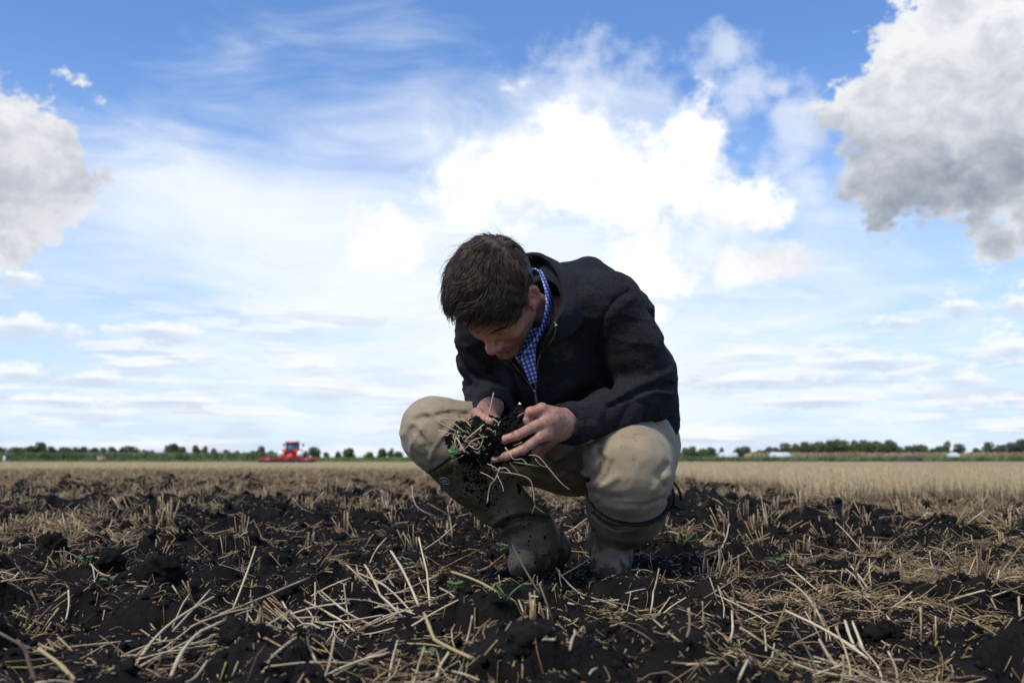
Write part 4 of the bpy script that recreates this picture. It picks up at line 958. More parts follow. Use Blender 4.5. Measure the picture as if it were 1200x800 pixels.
def f_jacket(P):
    tr_ = chain(P, [(A(745, 500, 2.78), 0.112), (A(724, 448, 2.71), 0.148), (A(682, 390, 2.60), 0.155), (A(656, 352, 2.52), 0.098)], 0.06)
    tr_ = smin(tr_, cone(P, SH_R, SH_L, 0.080, 0.084), 0.05)
    tr_ = smin(tr_, chain(P, [(A(642, 385, 2.48), 0.095), (A(632, 428, 2.50), 0.100), (A(640, 450, 2.56), 0.075)], 0.05), 0.05)
    tr_ = smin(tr_, cone(P, A(690, 320, 2.55), A(738, 365, 2.56), 0.045, 0.055), 0.05)
    tr_ = smin(tr_, cone(P, A(762, 480, 2.72), A(771, 500, 2.70), 0.052, 0.050), 0.04)             # back hem
    a1 = chain(P, [(SH_L, 0.078), (A(742, 408, 2.46), 0.072), (EL_L, 0.060)], 0.03)
    a1 = smin(a1, chain(P, [(EL_L, 0.058), (A(718, 482, 2.38), 0.056), (A(672, 495, 2.295), 0.046), (A(661, 496.5, 2.272), 0.0425)], 0.02), 0.028)
    a1 = smin(a1, ell(P, A(768, 448, 2.49), (0.040, 0.05, 0.045)), 0.03)
    a2 = chain(P, [(SH_R, 0.076), (A(567, 420, 2.56), 0.066), (EL_R, 0.056)], 0.03)
    a2 = smin(a2, chain(P, [(EL_R, 0.056), (A(573, 468, 2.50), 0.052), (A(578, 477, 2.40), 0.044), (A(579, 480, 2.375), 0.0405)], 0.02), 0.03)
    # folds: amounts differ along the cloth
    g = 0.0045 * fbm(P * np.array([1, 1, 1.5]), 14, 3, 31) + 0.0035 * np.clip(1 - np.abs(vnoise(P * np.array([9, 9, 21]), 1.0, 33)) * 1.9, 0, 1) ** 3
    d = smin(tr_, a1, 0.016); d = smin(d, a2, 0.018)
    d = d - g
    F_ = fold
    d = d - F_(P, [(785, 436), (765, 446), (742, 452), (722, 468)], 5, 0.010) - F_(P, [(787, 462), (768, 458), (748, 466)], 4, 0.007) + F_(P, [(786, 449), (764, 454), (738, 464), (715, 476)], 3.0, 0.009)
    d = d + F_(P, [(706, 432), (716, 455), (724, 470)], 3.2, 0.010) - F_(P, [(716, 425), (727, 448), (738, 460)], 5, 0.006)
    d = d - F_(P, [(748, 478), (742, 492), (730, 506)], 5, 0.006) + F_(P, [(757, 474), (752, 492), (742, 508)], 3, 0.006) + F_(P, [(735, 476), (728, 490), (716, 502)], 3, 0.005) - F_(P, [(705, 482), (698, 500)], 4, 0.004) + F_(P, [(712, 478), (706, 500)], 2.5, 0.003)
    d = d + F_(P, [(684, 478), (688, 492), (686, 512)], 2.5, 0.0035) - F_(P, [(668, 476), (670, 518)], 3, 0.002)
    d = d + F_(P, [(737, 341), (722, 350), (708, 368), (702, 390), (700, 412), (706, 432)], 2.2, 0.007, 2.62) - F_(P, [(743, 349), (728, 358), (715, 374), (709, 395)], 4, 0.004, 2.62)   # armhole seam
    d = d + F_(P, [(665, 382), (680, 388), (698, 396)], 1.5, 0.0035, 2.5) + F_(P, [(668, 335), (690, 334), (712, 345)], 1.5, 0.0028, 2.5)                                          # yoke seams
    d = d - F_(P, [(690, 345), (676, 356), (668, 372)], 6, 0.006, 2.5) + F_(P, [(682, 325), (668, 340)], 4, 0.005, 2.6)
    d = d - F_(P, [(650, 470), (672, 452), (690, 440)], 6, 0.006) + F_(P, [(660, 468), (690, 455), (704, 446)], 4, 0.006) + F_(P, [(640, 458), (665, 440), (690, 420)], 4, 0.003)
    d = d - F_(P, [(534, 400), (555, 420), (570, 430)], 5, 0.006) + F_(P, [(536, 412), (552, 430), (566, 440)], 3, 0.006) - F_(P, [(541, 430), (558, 445), (574, 450)], 4, 0.006) + F_(P, [(544, 445), (562, 456), (580, 458)], 3, 0.006) - F_(P, [(548, 460), (570, 466), (590, 462)], 3.5, 0.005)
    d = d + F_(P, [(590, 398), (600, 430), (608, 455), (610, 475)], 3.5, 0.010, 2.6) - F_(P, [(600, 410), (610, 440)], 5, 0.005, 2.5)
    d = d - F_(P, [(735, 350), (752, 380), (768, 410)], 8, 0.004)
    # openings: neck, cuffs, waist
    d = smax(d, -cone(P, from_head(np.array([0, -0.02, -0.02])), A(646, 362, 2.46), 0.066, 0.062), 0.012)
    q = proj(P)
    VP = [(626, 456), (620, 440), (619, 424), (621, 411), (627, 402), (633, 392), (636, 372), (605, 366), (585, 398), (605, 419), (615, 436)]
    tri = poly_sd(q, VP) / 480
    d = smax(d, -np.maximum(tri, P[:, 1] - 2.50), 0.006)
    cl = (A(655, 496.5, 2.255), A(662, 496.5, 2.275)); ax = (cl[1] - cl[0]) / np.linalg.norm(cl[1] - cl[0]); d = smax(d, -((P - A(655.5, 496.5, 2.262)) @ ax) - 0.0 + (np.linalg.norm(P - cl[0], axis=1) > 0.09) * -9, 0.004)
    d = smax(d, -cone(P, A(645, 497, 2.23), A(675, 494, 2.30), 0.036, 0.036), 0.004)
    ax = np.array([-0.05, -0.93, -0.36]); d = smax(d, np.where(np.linalg.norm(P - A(580, 483, 2.35), axis=1) < 0.09, (P - A(580, 483, 2.345)) @ ax, -9), 0.004)
    d = smax(d, -cone(P, A(580, 486, 2.32), A(578, 477, 2.42), 0.034, 0.034), 0.004)
    return d
V, Q = sdf_mesh(f_jacket, (-0.26, 2.16, 0.30), (0.56, 2.98, 0.86), 0.0042, 0.02); jacket = mesh_obj('jacket', V, Q, M_fleece, person)
# standing collar
jc_top = [A(598, 425, 2.34), A(572, 398, 2.42), A(578, 345, 2.50), A(600, 308, 2.53), A(620, 297.5, 2.50), A(640, 302, 2.44), A(655, 321, 2.37), A(661, 345, 2.32), A(658, 363, 2.28), A(649, 378, 2.255)]
jc_mid = [A(602, 430, 2.35), A(576, 402, 2.43), A(588, 350, 2.53), A(614, 318, 2.565), A(638, 306, 2.53), A(657, 311, 2.475), A(670, 329, 2.41), A(673, 352, 2.35), A(666, 373, 2.30), A(642, 394, 2.262)]
jc_bot = [A(612, 442, 2.37), A(582, 408, 2.45), A(600, 358, 2.57), A(626, 332, 2.60), A(652, 322, 2.57), A(672, 326, 2.51), A(684, 345, 2.45), A(685, 367, 2.39), A(672, 389, 2.345), A(633, 407, 2.288)]
V, F = loft([jc_top, jc_mid, jc_bot], 7, 0.009); Pn = V; V = V + 0.0012 * np.stack([vnoise(V, 70, 1), vnoise(V, 70, 2), vnoise(V, 70, 3)], 1)
jcol = mesh_obj('jacket_collar', V, F, M_fleece, jacket)
# the two zip edges and the slider
jt = bvh(jacket); jct = bvh(jcol)
def surf_path(pts, off, Yd=2.3):
    out = []
    for x, y in smooth_path([(a, b, 0) for a, b in pts], 5)[:, :2]:
        c = [r[0] for r in (hit(jt, x, y, off), hit(jct, x, y, off)) if r is not None]
        if c: out.append(min(c, key=lambda p: p[1]))
    P = np.array(out)
    for _ in range(6): P[1:-1] = (P[:-2] + 2 * P[1:-1] + P[2:]) / 4
    return P
zl = surf_path([(650.5, 378), (650, 386), (647, 395), (641, 403), (634.5, 412), (630, 425), (628, 440), (628, 456)], 0.0028)
V, F = tubes(zl[None], np.full((1, len(zl)), 0.0024), 6); zipo = mesh_obj('zip', V, F, M_ziptape, jacket)
zr = surf_path([(598, 422), (605, 431), (612, 439), (620, 449), (626, 458)], 0.0015)
V, F = tubes(zr[None], np.full((1, len(zr)), 0.0018), 6); mesh_obj('zip', V, F, M_ziptape, jacket)
zp = surf_path([(627, 456), (627.5, 462), (628.2, 470), (629, 476)], 0.005)
V, F = merge([tubes(zp[None, :4], np.full((1, 4), 0.0042), 8), ]); zs = mesh_obj('zip_slider', V, F, M_metal, zipo)
e0, e1 = A(627.3, 459, zp[0][1] - 0.006), A(628.8, 474, zp[0][1] - 0.010)
V, F = tubes(np.array([[e0, (e0 + e1) / 2, e1]]), np.array([[0.0022, 0.0036, 0.0036]]), 4); mesh_obj('zip_pull', V, F, mat('pull_cord', (0.10, 0.10, 0.11), 0.5), zipo)
e0 = A(652.5, 380, zl[0][1] - 0.004); V, F = tubes(np.array([[e0, e0 + np.array([-0.004, 0, -0.006])]]), np.array([[0.003, 0.003]]), 8); mesh_obj('zip_stop', V, F, M_metal, zipo)

# trousers ----------------------------------------------------------
RC_R, RC_L = A(531, 521, 2.38), A(737, 577, 2.435)          # centres of the boot tops
def f_trousers(P):
    d = chain(P, [(PEL, 0.118), (A(722, 500, 2.80), 0.125)], 0.03)
    r = chain(P, [(HIP_R, 0.112), (A(600, 519, 2.56), 0.096), (KN_R, 0.079)], 0.03)
    r = smin(r, chain(P, [(KN_R, 0.078), (RC_R, 0.078), (A(548, 542, 2.41), 0.058)], 0.02), 0.03)
    l = chain(P, [(HIP_L, 0.118), (A(743, 532, 2.58), 0.108), (KN_L, 0.099)], 0.03)
    l = smin(l, chain(P, [(KN_L, 0.096), (RC_L, 0.091), (A(731, 596, 2.49), 0.070)], 0.02), 0.03)
    l = smin(l, ell(P, A(708, 532, 2.50), (0.035, 0.07, 0.05)), 0.03)
    d = smin(d, l, 0.012); d = smin(d, r, 0.02)
    d = d - 0.0035 * fbm(P, 13, 3, 41)
    q0 = proj(P)
    def ridged(Pq, seed): n = 1 - np.abs(vnoise(Pq, 1.0, seed)) * 1.9; return np.clip(n, 0, 1) ** 3
    mL = np.clip(1 - np.abs(q0[:, 1] - 588) / 34, 0, 1) * (q0[:, 0] > 680); mH = np.clip((q0[:, 0] - 600) / 50, 0, 1) * (q0[:, 0] < 700); mR = np.clip((q0[:, 1] - 475) / 40, 0, 1) * (q0[:, 0] < 590)
    d = d - (0.0045 * mL) * ridged(P * np.array([8, 8, 22]), 71) - 0.006 * mH * ridged((P @ np.array([[0.85, 0, -0.5], [0, 1, 0], [0.5, 0, 0.85]])) * np.array([7, 7, 26]), 72) - 0.005 * mR * ridged((P @ np.array([[0.8, 0, 0.6], [0, 1, 0], [-0.6, 0, 0.8]])) * np.array([24, 9, 8]), 73)
    d = d - 0.0025 * ridged(P * np.array([9, 9, 16]), 74)
    for pts, w, a in [([(700, 526), (707, 540), (703, 553), (692, 562)], 3.4, 0.011), ([(717, 542), (714, 556), (700, 568)], 3.0, 0.006), ([(780, 544), (771, 556), (777, 570)], 3.2, 0.010), ([(693, 574), (708, 582), (726, 584)], 3.2, 0.006), ([(756, 592), (770, 585), (784, 584)], 3.0, 0.006),
                      ([(520, 478), (532, 490), (540, 506)], 2.0, 0.004), ([(486, 500), (498, 516), (503, 535)], 2.2, 0.005), ([(548, 484), (530, 482), (512, 486)], 1.6, 0.003), ([(640, 535), (660, 552), (690, 562)], 2.4, 0.006), ([(618, 548), (640, 560), (668, 566)], 2.2, 0.004)]:
        d = d + fold(P, pts, w, a, 2.9)
    F_ = fold
    # gathers where the cloth bunches above the left boot (picture right)
    for pts, w, a in [([(690, 548), (698, 543), (706, 532)], 5.0, 0.007), ([(694, 566), (708, 568), (722, 560)], 5.0, 0.006), ([(704, 592), (722, 596), (742, 596)], 5.0, 0.005), ([(785, 558), (776, 563), (768, 574)], 5.0, 0.006)]:
        d = d - F_(P, pts, w, a, 2.7)
    # folds spreading from the right knee and along the thigh
    for pts, w, a in [([(484, 486), (494, 482), (507, 486), (516, 498)], 3.6, 0.006), ([(480, 496), (492, 506), (502, 520), (507, 534)], 4, 0.006), ([(517, 492), (526, 502), (534, 512)], 3, 0.005), ([(498, 482), (520, 479), (545, 480)], 3, 0.004), ([(492, 520), (500, 534), (506, 545)], 3.5, 0.005)]:
        d = d - F_(P, pts, w * 1.6, a * 0.8, 2.6); d = d + F_(P, [(x + 2, y + 6) for x, y in pts], w, a * 0.7, 2.6)
    for pts, w, a in [([(628, 530), (640, 548), (652, 560)], 4, 0.005), ([(650, 520), (664, 540), (684, 556)], 5, 0.007), ([(672, 512), (690, 522), (700, 524)], 4, 0.005), ([(600, 548), (630, 560), (660, 563)], 4, 0.004)]:
        d = d - F_(P, pts, w, a, 2.9); d = d + F_(P, [(x + 3, y - 6) for x, y in pts], w, a * 0.8, 2.9)
    d = d + F_(P, [(676, 525), (684, 545), (690, 565)], 2.0, 0.004, 2.9)                # seam at the crotch
    return d
V, Q = sdf_mesh(f_trousers, (-0.33, 2.2, 0.05), (0.56, 3.0, 0.56), 0.0044, 0.02); trousers = mesh_obj('trousers', V, Q, M_chino, person)

# boots -------------------------------------------------------------
def frame_of(n):
    n = n / np.linalg.norm(n); u = np.cross(n, [0.1, 0.2, 1.0]); u /= np.linalg.norm(u); return u, np.cross(n, u), n
def ring_tube(c, n, r, rt, squash=1.0, k=64, sides=8, wob=0.0):
    u, v, n = frame_of(n); a = np.linspace(0, 2 * np.pi, k + 1)
    rr = r * (1 + wob * np.sin(2 * a + 0.7) + wob * 0.6 * np.sin(3 * a))
    return c + (np.cos(a) * rr)[:, None] * u + (np.sin(a) * rr * squash)[:, None] * v
ax_R = RC_R - A(612, 600, 2.53); ax_R[1] *= 0.35; ax_R /= np.linalg.norm(ax_R)
ax_L = RC_L - A(722, 628, 2.60); ax_L /= np.linalg.norm(ax_L); ax_L = ax_L + np.array([0.0, 0.05, 0.18]); ax_L /= np.linalg.norm(ax_L)
def f_boot_r(P):
    d = chain(P, [(RC_R, 0.0905), (A(556, 553, 2.43), 0.0785), (A(580, 581, 2.49), 0.066), (A(604, 603, 2.53), 0.056)], 0.02)
    d = smin(d, chain(P, [(A(604, 603, 2.53), 0.055), (A(624, 619, 2.56), 0.059), (A(640, 636, 2.60), 0.052)], 0.02), 0.015)
    d = smin(d, chain(P, [(A(648, 646, 2.61), 0.043), (A(622, 652, 2.52), 0.047), (A(613, 660, 2.455), 0.038)], 0.03), 0.035)
    d = d - fold(P, [(578, 614), (590, 606), (606, 600), (622, 598), (640, 602)], 3.6, 0.010) + fold(P, [(581, 624), (592, 612), (606, 607), (622, 605), (642, 609)], 2.8, 0.013) - fold(P, [(590, 622), (604, 616), (620, 614)], 4, 0.005)
    d = d + fold(P, [(648, 602), (655, 618), (660, 640)], 2.5, 0.006) - fold(P, [(560, 590), (580, 604)], 6, 0.005) + fold(P, [(600, 640), (612, 648), (640, 652), (662, 646)], 1.6, 0.0035)
    d = d - 0.002 * fbm(P, 22, 2, 51)
    d = smax(d, (P - RC_R) @ ax_R, 0.002)
    d = smax(d, -smax(chain(P, [(RC_R + ax_R * 0.1, 0.086), (RC_R, 0.0825), (A(556, 553, 2.43), 0.064), (A(574, 572, 2.46), 0.04)], 0.02), -9 + P[:, 0] * 0, 0.001), 0.003)
    return smax(d, 0.004 - P[:, 2], 0.004)
def f_boot_l(P):
    d = chain(P, [(RC_L, 0.1045), (A(733, 594, 2.47), 0.091), (A(725, 612, 2.53), 0.070)], 0.035)
    d = smin(d, chain(P, [(A(722, 610, 2.55), 0.058), (A(715, 634, 2.60), 0.052), (A(716, 648, 2.61), 0.050)], 0.03), 0.018)
    d = smin(d, chain(P, [(A(718, 656, 2.62), 0.044), (A(716, 661, 2.53), 0.044), (A(716, 667, 2.455), 0.037)], 0.03), 0.035)
    d = d + fold(P, [(696, 602), (706, 612), (722, 619), (740, 617), (755, 608)], 2.4, 0.008) - fold(P, [(700, 598), (712, 608), (726, 614), (745, 610)], 4, 0.004) + fold(P, [(697, 622), (702, 632), (704, 645)], 2, 0.005)
    d = d - 0.002 * fbm(P, 22, 2, 52)
    d = smax(d, (P - RC_L) @ ax_L, 0.002)
    d = smax(d, -chain(P, [(RC_L + ax_L * 0.1, 0.098), (RC_L, 0.0965), (A(733, 594, 2.47), 0.076), (A(727, 606, 2.51), 0.05)], 0.02), 0.003)
    return smax(d, 0.004 - P[:, 2], 0.004)
V, Q = sdf_mesh(f_boot_r, (-0.27, 2.2, -0.01), (0.28, 2.78, 0.50), 0.0034, 0.02); bootR = mesh_obj('boot', V, Q, M_rubber, person, ); bootR['label'] = 'soil-specked boot of the slanted shin, bending at the ankle'
V, Q = sdf_mesh(f_boot_l, (0.13, 2.2, -0.01), (0.48, 2.80, 0.38), 0.0034, 0.02); bootL = mesh_obj('boot', V, Q, M_rubber, person); bootL['label'] = 'boot under the bent knee with a flapping strap'
for bo, c, n, r, m_ in ((bootR, RC_R, ax_R, 0.0885, M_rim), (bootL, RC_L, ax_L, 0.1020, M_rim)):
    p = ring_tube(c, n, r, 0.003); V, F = tubes(p[None], np.full((1, len(p)), 0.0034), 8, False); mesh_obj('rim', V, F, m_, bo)
    p = ring_tube(c + n / np.linalg.norm(n) * 0.003, n, r - 0.005, 0.003); V, F = tubes(p[None], np.full((1, len(p)), 0.0024), 8, False); mesh_obj('lining', V, F, M_lining if bo is bootL else M_rim, bo)
bt = bvh(bootR)
# badge on the shaft: green disc, pale ring, small pale strokes
h_ = hit(bt, 521.5, 562.5, 0.0008); bc, bn = h_
u, v, n_ = frame_of(bn); a = np.arange(24) * 2 * np.pi / 24
def disc(c, n, r, th, k=24):
    u, v, n = frame_of(n); a = np.arange(k) * 2 * np.pi / k; ring = np.cos(a)[:, None] * u * r + np.sin(a)[:, None] * v * r
    return np.concatenate([c + ring - n * th, c + ring + n * th]), [tuple(range(k))[::-1], tuple(range(k, 2 * k))] + [(i, (i + 1) % k, k + (i + 1) % k, k + i) for i in range(k)]
V, F = disc(bc, bn, 0.0125, 0.0012); bdg = mesh_obj('badge', V, F, mat('badge_green', (0.012, 0.075, 0.055), 0.4), bootR, smooth=False)
p = bc + bn * 0.0014 + (np.cos(np.append(a, 0))[:, None] * u + np.sin(np.append(a, 0))[:, None] * v) * 0.0118
V, F = tubes(p[None], np.full((1, 25), 0.0009), 6, False); mesh_obj('badge_ring', V, F, mat('badge_pale', (0.42, 0.45, 0.38), 0.5), bdg)
xr = np.array([1.0, 0, 0]) - bn * bn[0]; xr /= np.linalg.norm(xr); zr_ = np.cross(bn, xr); zr_ *= np.sign(zr_[2])
st = [[(-.007, .003), (-.004, .005), (-.001, .003), (.002, .005), (.006, .003)], [(-.007, -.001), (-.003, .001), (0, -.001), (.003, .001), (.007, -.001)], [(-.005, -.005), (-.002, -.004), (0, -.005), (.003, -.004), (.005, -.005)]]
V, F = tubes(np.array([[bc + bn * 0.0015 + xr * x + zr_ * y for x, y in s] for s in st]), np.full((3, 5), 0.0006), 5); mesh_obj('badge_emblem', V, F, bpy.data.materials['badge_pale'], bdg)
# soil specks sticking to the boot
r_ = np.random.default_rng(5); SV, SF = ico(1); Vs, Fs, b_ = [], [], 0
for i in range(460):
    if i < 360: x, y = 560 + r_.normal() * 17, 552 + abs(r_.normal()) * 24
    else: x, y = 600 + r_.normal() * 30, 620 + r_.normal() * 22
    hh = hit(bt, x, y, 0.0)
    if hh is None: continue
    rad = 0.0007 + 0.0028 * r_.random() ** 3.0 + (0.004 if r_.random() < 0.02 else 0); q = SV * rad * (1 + 0.35 * r_.normal(size=(len(SV), 1))) * np.array([1, 0.6, 1.2])
    Vs.append(q + hh[0]); Fs.append(SF + b_); b_ += len(SV)
mesh_obj('mud_specks', np.concatenate(Vs), np.concatenate(Fs), M_soil, bootR)['kind'] = 'stuff'
# gusset flap and strap on the other boot
fl = [[A(783, 566, 2.44), A(791, 578, 2.45), A(797, 586, 2.45), A(803, 590, 2.44)], [A(780, 578, 2.42), A(788, 590, 2.41), A(797, 593, 2.42), A(804, 592, 2.43)], [A(776, 590, 2.41), A(786, 600, 2.40), A(797, 598, 2.41), A(803, 595, 2.42)]]
V, F = loft(fl, 5, 0.004); flap = mesh_obj('gusset_flap', V, F, mat('flap_rubber', (0.050, 0.036, 0.023), 0.9, None, 0.1), bootL)
for pts in ([(785, 560, 2.42), (792, 568, 2.40), (797, 577, 2.40), (798, 586, 2.41)], [(784, 566, 2.41), (789, 575, 2.39), (790, 587, 2.39), (786, 596, 2.40)], [(790, 592, 2.40), (799, 596, 2.39), (804, 588, 2.40)]):
    p = smooth_path([A(*q) for q in pts], 5); V, F = tubes(p[None], np.full((1, len(p)), 0.0032), 6); mesh_obj('strap', V, F, M_rim, bootL)

# hair --------------------------------------------------------------
def hairline(q):
    """>0 where hair grows (head coordinates)"""
    x, y, z = np.abs(q[:, 0]), q[:, 1], q[:, 2]
    front = 0.070 - y + (z - 0.076) * 0.9                                 # behind the forehead line
    side = np.where(y > 0.008, z - (0.020 + (y - 0.008) * 0.55), np.where(y > -0.036, z - 0.043, z + 0.062 + (y + 0.06) * 0.2))
    side = np.where((y > 0.006) & (y < 0.026) & (x > 0.05), z + 0.012, side)     # sideburn
    return np.minimum(front, side)
def f_cap(P):
    q = to_head(P); d = f_cranium(q, 0.011) - 0.003 * vnoise(q * np.array([1, 0.4, 1]), 160, 2)
    d = smin(d, ell(q, (-0.030, 0.004, 0.076), (0.066, 0.074, 0.060)) - 0.002 * vnoise(q, 90, 4), 0.02)
    d = smin(d, cone(P, from_head(np.array([0, -0.05, -0.02])), from_head(np.array([0, -0.062, -0.06])), 0.045, 0.045), 0.02)
    return smax(d, -hairline(q) + 0.003, 0.010)
V, Q = sdf_mesh(f_cap, HC - 0.18, HC + 0.18, 0.003, 0.01); hair = mesh_obj('hair', V, Q, M_hair, person)
def strands(n, seed, length, lift, thick, stray=0.0, ang_noise=0.35, region=None):
    r = np.random.default_rng(seed); q = r.normal(size=(n * 3, 3)); q /= np.linalg.norm(q, axis=1, keepdims=True)
    C0 = np.array([-0.006, -0.010, 0.047]); R0 = np.array([0.084, 0.106, 0.094]); q = C0 + q * R0
    keep = hairline(q) > -0.001
    if region is not None: keep &= region(q)
    q = q[keep][:n]; n = len(q)
    whorl = np.array([0.010, -0.075, 0.110])
    steps = 9; L = length[0] + (length[1] - length[0]) * r.random(n)
    L = L * np.where((np.abs(q[:, 0]) > 0.05) & (q[:, 1] < 0.02) & (q[:, 2] < 0.075), 0.38, 1.0) * np.where(q[:, 2] < 0.03, 0.6, 1.0) * np.where(q[:, 1] < -0.06, 0.7, 1.0)
    clump = np.round(q / 0.015) * 0.015                                        # neighbours share a heading
    ca = vnoise(clump + 0.003, 61, 5) * 1.0 + vnoise(q, 19, 3) * 0.5
    P = [q]; p = q.copy(); hgt = np.full(n, 0.003)
    for s in range(steps - 1):
        N = (p - C0) / R0 ** 2; N /= np.linalg.norm(N, axis=1, keepdims=True)
        D = p - whorl; D[:, 1] += 0.35 * np.linalg.norm(D, axis=1) * (p[:, 2] > 0.05); D[:, 2] -= 0.012
        fr = np.clip((p[:, 1] - 0.015) / 0.045, 0, 1)[:, None]; D = D / (np.linalg.norm(D, axis=1, keepdims=True) + 1e-9); D = D * (1 - 0.8 * fr) + np.array([-0.95, 0.18, -0.1]) * fr * 0.8
        D = D - N * (D * N).sum(1, keepdims=True); D /= np.linalg.norm(D, axis=1, keepdims=True) + 1e-9
        B_ = np.cross(N, D); th = ca * ang_noise * 1.6 + r.normal(size=n) * 0.10 + stray * r.normal(size=n)
        D = D * np.cos(th)[:, None] + B_ * np.sin(th)[:, None]
        up = lift * (1 - s / steps * 1.2) + stray * 0.25 * r.normal(size=n)
        front = (p[:, 1] > 0.045)
        G = np.array([0, 0, -1.0]) @ HM                                      # gravity in head coordinates
        D = D + N * up[:, None] + G * np.where(front, 0.16, 0.06)[:, None] * (s / steps)
        D /= np.linalg.norm(D, axis=1, keepdims=True)
        p = p + D * (L / (steps - 1))[:, None]
        k = np.linalg.norm((p - C0) / R0, axis=1); lim = 1.03 + 0.02 * s / steps; m = k < lim; p[m] = C0 + (p[m] - C0) * (lim / k[m])[:, None]
        P.append(p)
    P = np.stack(P, 1); W = from_head(P.reshape(-1, 3)).reshape(P.shape)
    rad = thick * (0.7 + 0.6 * r.random(n))[:, None] * np.array([0.8, 1, 1, 1, .95, .85, .7, .45, .12])[None]
    return tubes(W, rad, 3, False)
V, F = join([strands(8000, 3, (0.040, 0.064), 0.30, 0.00072, 0.0, 0.26), strands(2600, 4, (0.045, 0.074), 0.5, 0.0006, 0.10, 0.4), strands(620, 5, (0.045, 0.085), 0.8, 0.00026, 0.5, 0.8), 
             strands(1700, 6, (0.050, 0.080), 0.55, 0.0008, 0.10, 0.8, lambda q: (q[:, 1] > 0.0) & (q[:, 2] > 0.055) & (q[:, 0] < 0.03))])
mesh_obj('hair_strands', V, F, M_hair, hair)
# eyebrows and lashes
def brow(sx):
    r = np.random.default_rng(8); n = 240; t = r.random(n); x = sx * (0.012 + 0.036 * t); y = 0.0965 - 0.0 * t - 0.36 * (0.012 + 0.036 * t) ** 1.2 * 1.0; z = 0.0215 + 0.005 * np.sin(t * 2.6) + r.normal(size=n) * 0.0019
    base = np.stack([x, y, z], 1); d = np.stack([np.full(n, sx * 0.8), -0.35 + 0 * t, 0.35 - 0.7 * t], 1) + r.normal(size=(n, 3)) * 0.2; d /= np.linalg.norm(d, axis=1, keepdims=True)
    # drop the roots onto the face
    W = from_head(base)
    for _ in range(6):
        g = f_head(W); e = 1e-3; G = np.stack([f_head(W + np.eye(3)[k] * e) - g for k in range(3)], 1) / e; G /= np.linalg.norm(G, axis=1, keepdims=True) + 1e-9; W = W - G * (g - 0.0004)[:, None]
    D = d @ HM.T; D = D - G * (D * G).sum(1, keepdims=True) * 0.8; return tubes(np.stack([W, W + D * 0.003 + G * 0.0003, W + D * 0.006], 1), np.tile([0.00035, 0.0003, 0.00015], (n, 1)), 3, False)
for s in (-1, 1):
    V, F = brow(s); mesh_obj('eyebrow', V, F, M_hair, body)

# ------------------------------------------------------------------ the handful of soil
clump = empty('soil_clump', A(578, 512, 2.23), 'dark handful of crumbly soil with straw and roots held in both hands', 'soil')
def f_clump(P):
    d = ell(P, A(566, 514, 2.205), (0.074, 0.045, 0.040)); d = smin(d, ell(P, A(598, 506, 2.235), (0.062, 0.040, 0.036)), 0.02); d = smin(d, ell(P, A(612, 494, 2.245), (0.030, 0.030, 0.022)), 0.02)
    d = smin(d, ell(P, A(566, 529, 2.205), (0.040, 0.035, 0.024)), 0.02)
    d = smin(d, ell(P, A(596, 528, 2.215), (0.045, 0.032, 0.03)), 0.02)
    d = d - 0.0105 * fbm(P, 34, 4, 61, 0.62) - 0.0022 * vnoise(P, 260, 63)
    d = smax(d, -hand_sdf(P, LH) + 0.0006, 0.001); return smax(d, -hand_sdf(P, RH) + 0.0006, 0.001)
V, Q = sdf_mesh(f_clump, A(575, 512, 2.22) - 0.13, A(575, 512, 2.22) + 0.13, 0.0019, 0.012); csoil = mesh_obj('soil_body', V, Q, M_soil, clump)
ct = bvh(csoil); r_ = np.random.default_rng(9); Vs, Fs, b_ = [], [], 0
for i in range(2200):
    hh = hit(ct, 574 + r_.normal() * 28, 514 + r_.normal() * 19, 0.0)
    if hh is None: continue
    rad = 0.0012 + 0.0048 * r_.random() ** 2.4; q = SV * rad * (1 + 0.3 * r_.normal(size=(len(SV), 1))); Vs.append(q + hh[0] + hh[1] * rad * 0.4); Fs.append(SF + b_); b_ += len(SV)
mesh_obj('crumbs', np.concatenate(Vs), np.concatenate(Fs), M_soil, csoil)['kind'] = 'stuff'
def held(name, pts, r, m=M_straw_big, sides=6, parent=clump, r1=None):
    p = smooth_path([A(*q) for q in pts], 5); V, F = tubes(p[None], 0.78 * np.linspace(r, r1 if r1 else r * 0.75, len(p))[None], sides); return mesh_obj(name, V, F, m, parent)
